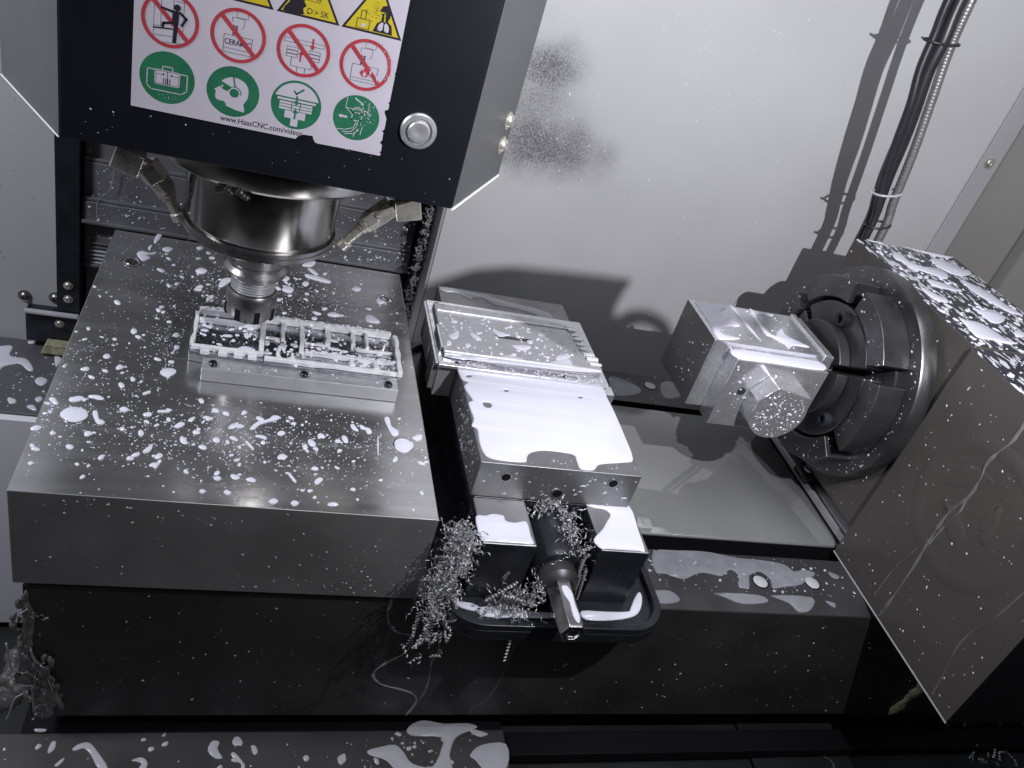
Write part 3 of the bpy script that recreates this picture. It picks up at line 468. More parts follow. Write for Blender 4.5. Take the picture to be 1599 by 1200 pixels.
# ------------------------------------------------------------------ part clamped in the vise
t = thing('clamped_part', (0.268, 0.727, 0.078), 'silver aluminium part with stepped edges wet with coolant, clamped in the vise', 'workpiece')
A2 = 'alu_bright'
MB().box(0.1830, 0.3560, 0.6745, 0.7875, 0.0785, 0.1160).build('lower_block', 'alu_matte', t, bev=0.001)
MB().box(0.1800, 0.3590, 0.6660, 0.7878, 0.1177, 0.1215).build('flange', A2, t, bev=0.0006)
b = MB(); b.prism([(0.1860, 0.6790), (0.3400, 0.6790), (0.3560, 0.6870), (0.3560, 0.7040), (0.3470, 0.7250), (0.3420, 0.7560), (0.3300, 0.7720), (0.1860, 0.7760)], (0,0,0), (1,0,0), (0,1,0), (0,0,1), 0.1216, 0.1262)
b.build('top_plate', 'alu_matte', t, bev=0.0008)
MB().box(0.1880, 0.3380, 0.7590, 0.7612, 0.1263, 0.1276).build('ridge', 'alu_glint', t, bev=0.0004)
MB().box(0.1860, 0.3520, 0.6815, 0.6838, 0.1263, 0.1276).build('ridge', 'alu_glint', t, bev=0.0004)
MB().box(0.2460, 0.2860, 0.7215, 0.7268, 0.1263, 0.12665).build('engraved_slot', 'chuck_dark', t)
for i in range(9):
    y = 0.692+0.009*i
    MB().box(0.343-0.0012*i, 0.357-0.0018*i, y, y+0.0045, 0.1263, 0.1276+0.0010*(i % 2)).build('end_rib', 'alu_glint', t, bev=0.0005, seg=1)
MB().box(0.1775, 0.1828, 0.6770, 0.7000, 0.0850, 0.1174).build('end_step', A2, t, bev=0.0006)
MB().box(0.1770, 0.1828, 0.7080, 0.7480, 0.0950, 0.1174).build('end_step', A2, t, bev=0.0006)
MB().box(0.1772, 0.1800, 0.6690, 0.7850, 0.1180, 0.1212).build('end_lip', A2, t, bev=0.0004)
MB().box(0.1835, 0.1857, 0.6900, 0.7300, 0.1217, 0.1275).build('end_lip', A2, t, bev=0.0004)
MB().box(0.3535, 0.3640, 0.6560, 0.6715, 0.0950, 0.1170).build('corner_block', A2, t, bev=0.0006)
for x, y in ((0.199, 0.672), (0.312, 0.672), (0.192, 0.7835)):
    b = MB(); b.lathe((x, y, 0.1216), (0, 0, 1), [(0.0024, .0001), (0, .0003)], 14); b.build('dowel_hole', 'black', t)

# ================================================================== ROTARY UNIT
FX = 0.6506
t = thing('rotary_unit', (0.73, 0.60, 0.0), 'dark brown grey rotary axis unit with round chuck, its top splashed white', 'rotary unit')
b = MB(); b.box(0.6575, 0.8060, 0.5765, 0.8050, 0.0320, 0.2775); rb = b.build('rear_housing', ['rotary', 'rotary_top'], t, bev=0.003, seg=3)
for p in rb.data.polygons: p.material_index = 1 if p.normal.z > .5 else 0
b = MB(); b.box(FX, 0.8600, 0.3600, 0.5745, 0.0010, 0.2770); fb = b.build('motor_cover', ['rotary', 'rotary_top', 'slot'], t, bev=0.0022, seg=3)
for p in fb.data.polygons: p.material_index = 1 if p.normal.z > .5 else 2 if p.normal.y < -.5 else 0
MB().box(0.6545, 0.6900, 0.5752, 0.5763, 0.0325, 0.2755).build('corner_trim', 'black', t, bev=0.0003)
b = MB()
k = 72; rs = ((.0545, -.0002), (.0590, .0004), (.0650, .0007), (.0710, .0004), (.0755, -.0002))
vs = [(FX-h_, 0.4683+r_*cos(2*pi*i/k), 0.1610+r_*sin(2*pi*i/k)) for i in range(k) for r_, h_ in rs]
b.add(vs, [(i*5+j, ((i+1) % k)*5+j, ((i+1) % k)*5+j+1, i*5+j+1) for i in range(k) for j in range(4)]); b.build('embossed_ring', 'rotary', t, ang=80)
b = MB()
for P in ([(0.512, .160), (0.508, .186), (0.490, .199), (0.470, .200), (0.478, .184), (0.494, .172)], [(0.500, .150), (0.488, .134), (0.466, .126), (0.458, .140), (0.474, .150)], [(0.452, .190), (0.440, .172), (0.438, .150), (0.450, .152), (0.460, .172)]):
    puddle(b, P, 'x', -FX+.0001, .0006, .0056, sub=4)
b.build('worn_emblem', 'rotary', t, ang=80)
b = MB(); b.box(FX-.0004, FX+.0006, 0.3605, 0.5740, 0.0006, 0.0017); b.build('bare_lower_edge', 'dull', t)
# base
MB().box(0.6640, 0.6840, 0.5765, 0.8180, 0.0035, 0.0130).build('base_lip', 'alu_matte', t, bev=0.001)
MB().box(0.6845, 0.8000, 0.5766, 0.8178, 0.0005, 0.0295).build('base_block', 'rotary', t, bev=0.001)
b = MB(); puddle(b, [(0.6705, 0.5790), (0.6838, 0.5790), (0.6838, 0.6660), (0.6715, 0.6660)], 'z', 0.0131, 0.0009, 0.0010); b.build('coolant_in_groove', 'dull', t)
# chuck
AX = (-1, 0, 0); CY, CZ = 0.690, 0.165
ch = bpy.data.objects.new('chuck', None); COL.objects.link(ch); ch.parent = t; ch.location = (0.685-.73, CY-.60, CZ)
b = MB(); b.lathe((0.6572, CY, CZ), AX, [(0.112, 0), (0.114, .004), (0.1180, .005), (0.1180, .0205), (0.1165, .0225), (0.109, .0230), (0.06, .0230)], 96); b.build('chuck_flange', 'chuck', ch)
b = MB(); b.lathe((0.6340, CY, CZ), AX, [(0.088, 0), (0.088, .004), (0.074, .005), (0.03, .005)], 72); b.build('chuck_core', 'chuck_dark', ch)
def sector(r0, r1, a0, a1, x0, x1, name, m, n=10, bev=.0012):
    P = [(CY+r1*cos(radians(a0+(a1-a0)*i/n)), CZ+r1*sin(radians(a0+(a1-a0)*i/n))) for i in range(n+1)]
    P += [(CY+r0*cos(radians(a1-(a1-a0)*i/n)), CZ+r0*sin(radians(a1-(a1-a0)*i/n))) for i in range(n+1)]
    b = MB(); b.prism(P, (0,0,0), (0,1,0), (0,0,1), (-1,0,0), -x0, -x1); return b.build(name, m, ch, bev=bev, ang=30)
for i in range(6):
    a = 30+60*i
    sector(0.0785, 0.1025, a+5.4, a+54.6, 0.6341, 0.6010, 'ring_segment', 'chuck')
for i in range(3):
    a = 30+120*i
    sector(0.0200, 0.0755, a+3.5, a+116.5, 0.6285, 0.6040, 'top_jaw', 'chuck', 18, .0022)
    sector(0.0210, 0.0520, a+5.0, a+115, 0.6038, 0.5900, 'jaw_step', 'chuck_dark', 14, .0015)
b = MB(); b.lathe((0.6288, CY, CZ), AX, [(0.074, 0), (0.02, .0002)], 48); b.build('face_disc', 'chuck_dark', ch)
for (a, r) in ((90, .062), (212, .062), (325, .062)):
    c = Vector((0.6039, CY+r*cos(radians(a)), CZ+r*sin(radians(a))))
    b = MB(); b.lathe(c, AX, [(0.0085, 0), (0.0085, .006), (0.0072, .0075), (0.0044, .0075), (0.0040, .003), (0, .003)], 20); b.build('jaw_bolt', 'black', ch)

t = thing('toe_clamp', (0.675, 0.685, 0.013), 'small black toe clamp with bolt under the chuck at the pool edge', 'clamp')
MB().prism([(0.655, 0.0135), (0.684, 0.0135), (0.684, 0.026), (0.676, 0.030), (0.662, 0.028), (0.654, 0.020)], (0,0,0), (1,0,0), (0,0,1), (0,-1,0), -0.698, -0.670).build('clamp_bar', 'black', t, bev=0.0012)
b = MB(); b.lathe((0.667, 0.684, 0.0285), (0, 0, 1), [(0.0068, 0), (0.0068, .006), (0.0060, .007), (0.0034, .007), (0.0032, .003), (0, .003)], 6); b.build('clamp_bolt', 'chuck', t, bev=0.0004)
b = MB(); b.lathe((0.667, 0.684, 0.0262), (0, 0, 1), [(0.0095, 0), (0.0095, .0022), (0.004, .0022)], 24); b.build('washer', 'steel', t)

# ------------------------------------------------------------------ block in the chuck
t = thing('chucked_block', (0.50, 0.69, 0.1215), 'square aluminium block with a machined step, gripped in the chuck', 'workpiece')
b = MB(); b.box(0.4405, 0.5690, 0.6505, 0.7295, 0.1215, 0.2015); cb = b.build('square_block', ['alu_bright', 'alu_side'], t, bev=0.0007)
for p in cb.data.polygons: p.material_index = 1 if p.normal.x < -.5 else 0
MB().box(0.5692, 0.5760, 0.6485, 0.7315, 0.1195, 0.2035).build('shoulder_ridge', 'alu_bright', t, bev=0.0010)
MB().box(0.5762, 0.5830, 0.6510, 0.7290, 0.1220, 0.2010).build('shoulder', 'alu_bright', t, bev=0.0010)
MB().box(0.5832, 0.6035, 0.6680, 0.7120, 0.1430, 0.1870).build('shank', 'alu_side', t, bev=0.0010)
b = MB(); b.prism([(0.4590, 0.1160), (0.5560, 0.1160), (0.5660, 0.1300), (0.5660, 0.1955), (0.4590, 0.1955)], (0,0,0), (1,0,0), (0,0,1), (0,-1,0), -0.6503, -0.6280)
b.build('side_step', 'alu_bright', t, bev=0.0010)
b = MB(); P = [(0.517+.031*cos(radians(a)), 0.1525+.031*sin(radians(a))) for a in range(-170, 31, 8)] + [(0.5440, 0.1760), (0.5020, 0.1830), (0.4870, 0.1640)]
b.prism(P, (0,0,0), (1,0,0), (0,0,1), (0,-1,0), -0.6278, -0.6060); b.build('half_round_boss', 'alu_bright', t, bev=0.0014, ang=30)
b = MB(); b.lathe((0.4795, 0.6279, 0.1600), (0, -1, 0), [(0.0046, .0001), (0, .0003)], 24); b.build('bolt_hole', 'chuck_dark', t)

# ================================================================== SPINDLE HEAD
HY = 0.585; HZ = 0.3130
t = thing('spindle_head', (0.003, 0.69, 0.22), 'black milling head with a safety label, steel button and spindle nose', 'spindle head')
b = MB(); b.prism([(-0.1285, HY), (0.1360, HY), (0.1360, HY+.012), (-0.1285, HY+.012)], (0,0,0), (1,0,0), (0,1,0), (0,0,1), HZ, 0.70); b.build('front_cover', 'head_black', t, bev=0.0015)
for nm, P in (('side_wing', [(-0.1286, HY+.0006), (-0.1286, HY+.012), (-0.176, 0.69), (-0.1855, 0.69), (-0.1855, 0.678)]), ('side_wing', [(0.1361, HY+.0006), (0.1361, HY+.012), (0.178, 0.69), (0.1885, 0.69), (0.1885, 0.676)])):
    b = MB(); b.prism(P, (0,0,0), (1,0,0), (0,1,0), (0,0,1), HZ, 0.70); b.build(nm, 'head_grey', t, bev=0.001)
b = MB(); b.box(-0.176, 0.178, 0.6905, 0.99, HZ+0.002, 0.70); b.box(-0.122, 0.130, HY+.0122, 0.690, HZ+.003, 0.69); b.build('head_casting', 'head_black', t)
b = MB(); b.tube([(0.1360, HY-.0004, HZ), (0.1885, 0.6755, HZ)], 0.0010, 6); b.build('worn_edge', 'edge', t)
b = MB(); b.tube([(-0.1290, HY+.0004, HZ), (-0.1858, 0.6775, HZ)], 0.0005, 6); b.build('worn_edge', 'edge', t)
d = Vector((0.1885-0.1361, 0.676-HY, 0)).normalized(); nn = Vector((d.y, -d.x, 0))
for z in (0.3643, 0.3438):
    p = Vector((0.1361, HY+.0006, z))+d*0.088
    screw_parts(t, p, nn, 0.0058, h=0.0048, m='nickel')
# push button
bt = MB(); bt.lathe((0.0990, HY-.0002, 0.3663), (0, -1, 0), [(0.0128, 0), (0.0128, .0016), (0.0118, .0028), (0.0096, .0030), (0.0092, .0016), (0.0080, .0016)], 48); bo = bt.build('push_button', 'alu_matte', t)
b = MB(); b.lathe((0.0990, HY-.0010, 0.3663), (0, -1, 0), [(0.0078, 0), (0.0078, .0026), (0.0070, .0036), (0.0064, .0037), (0.0030, .0031), (0, .0030)], 48); b.build('button_cap', 'alu_matte', bo)
# spindle
sp = (0.003, 0.69, 0.0)
def lz(prof, n=72): return MB().lathe(sp, (0, 0, 1), prof, n)
lz([(0.03, 0.3125), (0.0920, 0.3125), (0.0935, 0.3110), (0.0935, 0.2945), (0.0915, 0.2915), (0.05, 0.2910)][::-1], 96).build('spindle_flange', 'steel_warm', t)
lz([(0.05, 0.2300), (0.0600, 0.2300), (0.0608, 0.2330), (0.0625, 0.2905)], 96).build('spindle_nose', 'steel_warm', t)
lz([(0.045, 0.2190), (0.0605, 0.2190), (0.0625, 0.2205), (0.0625, 0.2240), (0.0618, 0.2244), (0.0618, 0.2252), (0.0625, 0.2256), (0.0625, 0.2285), (0.0590, 0.2299), (0.045, 0.2299)], 96).build('nose_ring', 'steel', t)
lz([(0.020, 0.2280), (0.0448, 0.2195)], 48).build('spindle_bore', 'slot', t)
b = MB()
for i in range(9):
    a = -1.15+0.07*i + (0.06 if i > 4 else 0); rr = 0.0935
    b.lathe((0.003+rr*sin(a*0.35+.05), 0.69-rr*cos(a*0.35+.05)+.001, 0.2905-random.random()*.003), (0, 0, -1), [(0.0020, -.002), (0.0030, 0.0), (0.0018, .0014), (0, .0018)], 9)
b.build('sealant_bead', 'chuck_dark', t, ang=80)
# coolant nozzles
def nozzle(A_, B_, C_, E_):
    A_, B_, C_, E_ = (Vector(q) for q in (A_, B_, C_, E_))
    root = MB(); root.cyl(A_+Vector((0, 0, .030)), A_+Vector((0, 0, .008)), .0062); no = root.build('coolant_nozzle', 'nickel', t)
    s = 1 if B_.x > A_.x else -1
    MB().prism([(-.011, -.009), (.011, -.009), (.011, .009), (.006, .0105), (-.011, .0105)], A_, (s*.96, 0, -.28), (.28*s, 0, .96), (0, -1, 0), -.0095, .0095).build('elbow_block', 'nickel', no, bev=.0014)
    dv = (C_-B_).normalized()
    MB().cyl(A_+(B_-A_)*.45, B_+(B_-A_)*.1, .0075).build('elbow_neck', 'nickel', no, bev=.0008)
    MB().cyl(B_-dv*.006, B_+dv*.0095, .0105, n=6, a0=.4).build('hex_nut', 'nickel', no, bev=.0008)
    MB().cyl(B_+dv*.0097, C_+dv*.002, .0092, n=6, a0=.9).build('hex_nut', 'nickel', no, bev=.0008)
    de = (E_-C_).normalized(); L_ = (E_-C_).length
    MB().lathe(C_, de, [(.0078, 0), (.0078, .005), (.0062, .006), (.0062, .009), (.0048, .0095), (.0044, L_-.008), (.0060, L_-.007), (.0060, L_-.001), (.0044, L_), (.0024, L_), (.0022, L_-.004), (0, L_-.004)], 20).build('spray_tip', 'nickel', no)
nozzle((-.1010, .684, .2640), (-.0850, .684, .2580), (-.0735, .684, .2445), (-.0600, .684, .2185))
nozzle((.1210, .684, .2660), (.1040, .684, .2610), (.0910, .684, .2465), (.0710, .684, .2185))

# ------------------------------------------------------------------ safety label
def lab(nm): return nm
ly = HY-0.0004
lb = MB(); out = [(-0.0862, 0.600), (-0.0862, 0.3436), (-0.0300, 0.3433), (0.0180, 0.3432), (0.0196, 0.3456), (0.0225, 0.3472), (0.0290, 0.3476), (0.0297, 0.3455), (0.0310, 0.3436), (0.0325, 0.3430), (0.0520, 0.3432), (0.0526, 0.3424), (0.0532, 0.3433), (0.0735, 0.3430), (0.0762, 0.3431), (0.0765, 0.3448), (0.0752, 0.3455), (0.0764, 0.3466), (0.0762, 0.3510), (0.0744, 0.3525), (0.0757, 0.3545), (0.0755, 0.3600), (0.0742, 0.3606), (0.0758, 0.3625), (0.0757, 0.3700), (0.0738, 0.3735), (0.0735, 0.3752), (0.0758, 0.3765), (0.0757, 0.3800), (0.0748, 0.3806), (0.0757, 0.3820), (0.0758, 0.4000), (0.0753, 0.4010), (0.0758, 0.4020), (0.0758, 0.600)]
lb.prism(out, (0, 0, 0), (1, 0, 0), (0, 0, 1), (0, -1, 0), -(HY-.0001), -ly)
lbo = lb.build('warning_label', 'lw', t)
PAL = ['lw', 'lr', 'lg', 'ly', 'lk']; W_, R_, G_, Y_, K_ = range(5)
class Pic(MB):
    d = 0; bold = 0.004
    def put(s, P, c, lift=None):
        s.d += 1 if lift is None else 0
        s.c = c; yy = ly-0.000018*(s.d if lift is None else lift)
        k = len(P); A = sum(P[i][0]*P[(i+1) % k][1]-P[(i+1) % k][0]*P[i][1] for i in range(k))
        if A < 0: P = P[::-1]
        tri = tessellate_polygon([[Vector((a, b, 0)) for a, b in P]])
        pts = [Vector((a, b)) for a, b in P]; fs = []
        for q in tri:
            a, b, c_ = (pts[i] for i in q)
            if (b-a).cross(c_-a) < 0: q = q[::-1]
            fs.append(tuple(q))
        s.add([(a, yy, b) for a, b in P], fs)
    def disc(s, x, z, r, c, n=44): s.put([(x+r*cos(2*pi*i/n), z+r*sin(2*pi*i/n)) for i in range(n)], c)
    def ring(s, x, z, r0, r1, c, a0=0, a1=360, n=48):
        s.d += 1; s.c = c; yy = ly-.000018*s.d; vs = []
        for i in range(n+1):
            a = radians(a0+(a1-a0)*i/n); vs += [(x+r0*cos(a), yy, z+r0*sin(a)), (x+r1*cos(a), yy, z+r1*sin(a))]
        s.add(vs, [(2*i, 2*i+1, 2*i+3, 2*i+2) for i in range(n)])
    def line(s, pts, wd, c, close=False):
        if close: pts = pts+[pts[0]]
        s.d += 1
        for a, b in zip(pts, pts[1:]):
            a, b = Vector(a), Vector(b); dd = (b-a); 
            if dd.length < 1e-7: continue
            dd.normalize(); p = Vector((-dd.y, dd.x))*wd/2; a2 = a-dd*wd*.3; b2 = b+dd*wd*.3
            s.put([tuple(a2-p), tuple(b2-p), tuple(b2+p), tuple(a2+p)], c, s.d)
    def text(s, body, x, z, h, c, align='CENTER', width=None, rot=0.0):
        cu = bpy.data.curves.new('lettering', 'FONT'); cu.body = body; cu.size = 1.0; cu.align_x = align; cu.offset = s.bold
        ob = bpy.data.objects.new('lettering', cu); COL.objects.link(ob)
        dg = bpy.context.evaluated_depsgraph_get(); me = ob.evaluated_get(dg).to_mesh()
        sc = h/0.70; ws = sc
        if width:
            xs = [v.co.x for v in me.vertices]; ws = width/(max(xs)-min(xs))
        s.d += 1; s.c = c; yy = ly-.000018*s.d
        vs = [(x+v.co.x*ws*cos(rot)-v.co.y*sc*sin(rot), yy, z+v.co.y*sc*cos(rot)+v.co.x*ws*sin(rot)) for v in me.vertices]
        s.add(vs, [tuple(p.vertices) for p in me.polygons])
        bpy.data.objects.remove(ob); bpy.data.curves.remove(cu)
    def fin(s, nm): return s.build(nm, PAL, lbo, ang=180)
RX = (-0.0652, -0.0249, 0.0155, 0.0556); RZ = 0.4021; GZ = 0.3661; RR = 0.0168
def banned(p, x): 
    p.ring(x, RZ, RR-.0022, RR, R_); s_ = (RR-.001)*0.7071
    p.line([(x-s_, RZ+s_), (x+s_, RZ-s_)], .0026, R_)
q = .00026
# 1 person stepping into a doorway
p = Pic(); x = RX[0]
p.line([(x-.0095, RZ+.013), (x-.0095, RZ-.012)], q, K_); p.line([(x-.0055, RZ+.013), (x-.0055, RZ-.0045), (x-.0095, RZ-.005)], q, K_)
p.line([(x+.0015, RZ+.0155), (x+.0015, RZ-.001)], q, K_); p.line([(x+.0075, RZ+.0145), (x+.0075, RZ-.010)], q, K_); p.line([(x+.003, RZ+.012), (x+.0075, RZ+.012)], q, K_)
p.line([(x-.0095, RZ-.0062), (x+.0015, RZ-.0050)], .0009, K_); p.line([(x-.0085, RZ-.0105), (x+.002, RZ-.0095)], q, K_); p.line([(x-.004, RZ-.0140), (x+.0075, RZ-.0128)], q, K_)
banned(p, x)
p.disc(x+.0036, RZ+.0082, .0020, K_)
p.line([(x-.0055, RZ+.0065), (x+.0010, RZ+.0055), (x+.0055, RZ+.0055)], .0014, K_); p.line([(x+.0055, RZ+.0055), (x+.0092, RZ+.0026), (x+.0068, RZ-.0018)], .0015, K_)
p.put([(x+.0012, RZ+.0062), (x+.0050, RZ+.0062), (x+.0048, RZ-.002), (x+.0010, RZ-.002)], K_); p.line([(x+.0015, RZ-.0012), (x-.0038, RZ-.0024), (x-.0042, RZ-.0046)], .0016, K_)
p.line([(x+.0034, RZ-.001), (x+.0030, RZ-.0126)], .0022, K_); p.fin('prohibition_pictogram')
# 2 ceramic
p = Pic(); x = RX[1]
p.line([(x-.002, RZ+.0110), (x+.0048, RZ+.0110), (x+.0048, RZ+.0148), (x-.002, RZ+.0148)], q, K_, True); p.line([(x-.0045, RZ+.0075), (x-.0045, RZ+.0105), (x+.003, RZ+.0105), (x+.003, RZ+.0060), (x+.0015, RZ+.0045)], q, K_)
p.line([(x-.0034, RZ+.0062), (x-.0034, RZ-.0004)], .0005, K_); p.line([(x-.0012, RZ+.0052), (x-.0012, RZ-.0004)], .0005, K_)
for i in range(4): p.line([(x-.0034, RZ+.0002+.0014*i), (x-.0012, RZ+.0016+.0014*i)], .0006, K_)
p.line([(x-.0085, RZ-.0004), (x+.0085, RZ-.0004), (x+.0085, RZ-.0112), (x-.0085, RZ-.0112)], q, K_, True); p.line([(x-.0085, RZ-.0086), (x+.0085, RZ-.0086)], q, K_)
p.text('CERAMIC', x, RZ-.0062, .0034, K_, width=.0158); banned(p, x); p.fin('prohibition_pictogram')
# 3 clamping stack, wrong way
p = Pic(); x = RX[2]
p.line([(x-.0125, RZ+.0062), (x+.0125, RZ+.0062), (x+.0125, RZ+.0038), (x-.0125, RZ+.0038)], q, K_, True)
for zz in (.0010, -.0012, -.0034):
    for sg in (-1, 1): p.line([(x+sg*.0035, RZ+zz), (x+sg*.0105, RZ+zz), (x+sg*.0105, RZ+zz-.0018), (x+sg*.0035, RZ+zz-.0018)], q, K_, True)
p.line([(x-.007, RZ-.0054), (x-.007, RZ-.0108), (x+.006, RZ-.0108), (x+.006, RZ-.0054)], q, K_); p.line([(x-.0028, RZ-.0108), (x-.0028, RZ-.0148), (x+.0022, RZ-.0148), (x+.0022, RZ-.0108)], q, K_)
p.line([(x-.0014, RZ-.0070), (x-.0014, RZ-.0025)], .0010, R_); p.put([(x-.0030, RZ-.0028), (x+.0002, RZ-.0028), (x-.0014, RZ-.0002)], R_)
p.line([(x+.0052, RZ+.0086), (x+.0052, RZ+.0042)], .0011, R_); p.put([(x+.0034, RZ+.0044), (x+.0070, RZ+.0044), (x+.0052, RZ+.0014)], R_)
banned(p, x); p.fin('prohibition_pictogram')
# 4 burning stock
p = Pic(); x = RX[3]
p.line([(x-.002, RZ+.0110), (x+.0048, RZ+.0110), (x+.0048, RZ+.0146), (x-.002, RZ+.0146)], q, K_, True); p.line([(x-.0045, RZ+.0075), (x-.0045, RZ+.0105), (x+.003, RZ+.0105), (x+.003, RZ+.0060), (x+.0015, RZ+.0045)], q, K_)
p.line([(x-.0034, RZ+.0062), (x-.0034, RZ-.0004)], .0005, K_); p.line([(x-.0012, RZ+.0052), (x-.0012, RZ-.0004)], .0005, K_)
for i in range(4): p.line([(x-.0034, RZ+.0002+.0014*i), (x-.0012, RZ+.0016+.0014*i)], .0006, K_)
p.line([(x-.0085, RZ-.0004), (x+.0085, RZ-.0004), (x+.0085, RZ-.0112), (x-.0085, RZ-.0112)], q, K_, True); p.line([(x-.0085, RZ-.0092), (x+.0085, RZ-.0092)], q, K_)
p.put([(x-.0012, RZ-.0076), (x-.0030, RZ-.0055), (x-.0018, RZ-.0030), (x-.0012, RZ-.0042), (x+.0004, RZ-.0008), (x+.0012, RZ-.0034), (x+.0024, RZ-.0024), (x+.0030, RZ-.0052), (x+.0018, RZ-.0076)], R_)
p.put([(x-.0006, RZ-.0072), (x-.0010, RZ-.0058), (x+.0004, RZ-.0040), (x+.0014, RZ-.0058), (x+.0010, RZ-.0072)], W_)
banned(p, x)
for i in range(26):
    a = random.uniform(-.5, 1.1); r_ = random.gauss(RR-.001, .0016); u0, v0 = x+r_*cos(a), RZ+r_*sin(a); s_ = random.uniform(.0003, .0009)
    if r_ < RR+.001: p.put([(u0, v0), (u0+s_, v0+s_*.4), (u0+s_*.3, v0+s_*1.3)], W_)
p.put([(x+.0030, RZ-.0030), (x+.0048, RZ-.0022), (x+.0040, RZ-.0058), (x+.0034, RZ-.0048)], W_)
p.put([(x+.0072, RZ-.0048), (x+.0092, RZ-.0058), (x+.0096, RZ-.0092), (x+.0080, RZ-.0070)], W_); p.fin('prohibition_pictogram')
# green row
p = Pic(); x = RX[0]; p.disc(x, GZ, RR-.0002, G_)
p.line([(x-.0120, GZ+.0040), (x+.0120, GZ+.0040), (x+.0120, GZ-.0062), (x+.0090, GZ-.0088), (x-.0095, GZ-.0088), (x-.0120, GZ-.0062)], .0006, W_, True)
p.line([(x-.0030, GZ+.0042), (x-.0030, GZ+.0070), (x+.0030, GZ+.0070), (x+.0030, GZ+.0042)], .0006, W_)
p.put(rrect(x-.0076, x+.0076, GZ-.0050, GZ+.0046, .0016), W_); p.line(rrect(x-.0068, x+.0068, GZ-.0043, GZ+.0039, .0012), .0003, K_, True)
p.line([(x, GZ+.0038), (x, GZ-.0042)], .0004, K_); p.disc(x-.0024, GZ+.0019, .0006, K_, 12); p.disc(x+.0024, GZ+.0019, .0006, K_, 12)
for i in range(4): p.line([(x-.0022+.0013*i, GZ-.0005), (x-.0022+.0013*i, GZ-.0040)], .0004, K_)
p.line([(x-.0062, GZ+.0018), (x-.0030, GZ+.0018)], .00025, K_); p.line([(x+.0030, GZ+.0018), (x+.0062, GZ+.0018)], .00025, K_)
for i in range(12):
    u0, v0 = x+random.gauss(.0015, .0028), GZ-.0125+random.gauss(0, .0016); s_ = random.uniform(.0003, .0010); p.put([(u0, v0), (u0+s_, v0+s_*.5), (u0+s_*.4, v0+s_)], W_)
p.fin('mandatory_pictogram')
p = Pic(); x = RX[1]; p.disc(x, GZ, RR-.0003, G_)
p.put(smooth([(x-.0088, GZ+.0018), (x-.0118, GZ-.0004), (x-.0106, GZ-.0012), (x-.0108, GZ-.0050), (x-.0092, GZ-.0070), (x-.0052, GZ-.0072), (x-.0036, GZ-.0092), (x-.0034, GZ-.0100), (x+.0078, GZ-.0122), (x+.0070, GZ-.0070), (x+.0092, GZ-.0030), (x+.0094, GZ+.0032), (x+.0068, GZ+.0074), (x+.0020, GZ+.0094), (x-.0030, GZ+.0090), (x-.0070, GZ+.0064), (x-.0084, GZ+.0040)], 2), W_)
p.put([(x-.0112, GZ+.0050), (x-.0090, GZ+.0062), (x-.0008, GZ+.0028), (x-.0036, GZ-.0002), (x-.0062, GZ+.0004), (x-.0086, GZ+.0024)], G_)
p.disc(x-.0070, GZ+.0026, .0007, W_, 10); p.line([(x-.0004, GZ+.0092), (x+.0010, GZ+.0034)], .0009, G_); p.disc(x+.0008, GZ-.0006, .0029, G_, 24); p.ring(x+.0008, GZ-.0006, .0038, .0044, G_, -10, 110, 14)
p.fin('mandatory_pictogram')
p = Pic(); x = RX[2]; p.disc(x, GZ, RR-.0004, G_)
p.put([(x+(RR-.0020)*cos(radians(a)), GZ+(RR-.0020)*sin(radians(a))) for a in range(18, 163, 6)], W_)
p.line([(x-.0024, GZ+.0092), (x-.0008, GZ+.0074), (x+.0036, GZ+.0112)], .0012, G_)
p.put([(x-.0125, GZ+.0036), (x+.0125, GZ+.0036), (x+.0125, GZ+.0020), (x-.0125, GZ+.0020)], W_)
for zz in (.0008, -.0012, -.0032): p.put([(x-.0108, GZ+zz+.0006), (x+.0108, GZ+zz+.0006), (x+.0108-.0004, GZ+zz-.0009), (x-.0108, GZ+zz-.0009)], W_)
p.put([(x-.0068, GZ-.0045), (x+.0068, GZ-.0045), (x+.0068, GZ-.0094), (x-.0068, GZ-.0094)], W_); p.put([(x-.0024, GZ-.0094), (x+.0024, GZ-.0094), (x+.0024, GZ-.0146), (x-.0024, GZ-.0146)], W_)
p.line([(x-.0125, GZ+.0020), (x+.0125, GZ+.0020)], .0003, K_); p.line([(x, GZ+.0060), (x, GZ+.0022)], .0011, G_); p.put([(x-.0018, GZ+.0026), (x+.0018, GZ+.0026), (x, GZ-.0006)], G_)
p.line([(x, GZ-.0092), (x, GZ-.0052)], .0011, G_); p.put([(x-.0018, GZ-.0054), (x+.0018, GZ-.0054), (x, GZ-.0022)], G_)
for sg in (-1, 1): p.line([(x+sg*.0028, GZ+.0018), (x+sg*.0028, GZ-.0040)], .0003, K_)
p.fin('mandatory_pictogram')
p = Pic(); x = RX[3]; p.disc(x, GZ, RR-.0012, G_)
p.line([(x-.0078, GZ+.0130), (x-.0080, GZ+.0058), (x+.0070, GZ+.0058), (x+.0070, GZ+.0120)], .0004, W_); p.line([(x-.0080, GZ+.0058), (x-.0030, GZ+.0020)], .0004, W_); p.line([(x+.0085, GZ+.0030), (x+.0070, GZ+.0058)], .0004, W_)
p.line(rrect(x-.0030, x+.0034, GZ-.0018, GZ+.0036, .0010), .0006, W_, True); p.ring(x+.0002, GZ+.0040, .0030, .0036, W_, 10, 170, 14)
p.put([(x-.0030, GZ+.0128), (x+.0018, GZ+.0104), (x+.0014, GZ+.0096), (x+.0036, GZ+.0092), (x+.0026, GZ+.0114), (x+.0022, GZ+.0110), (x-.0026, GZ+.0138)], W_)
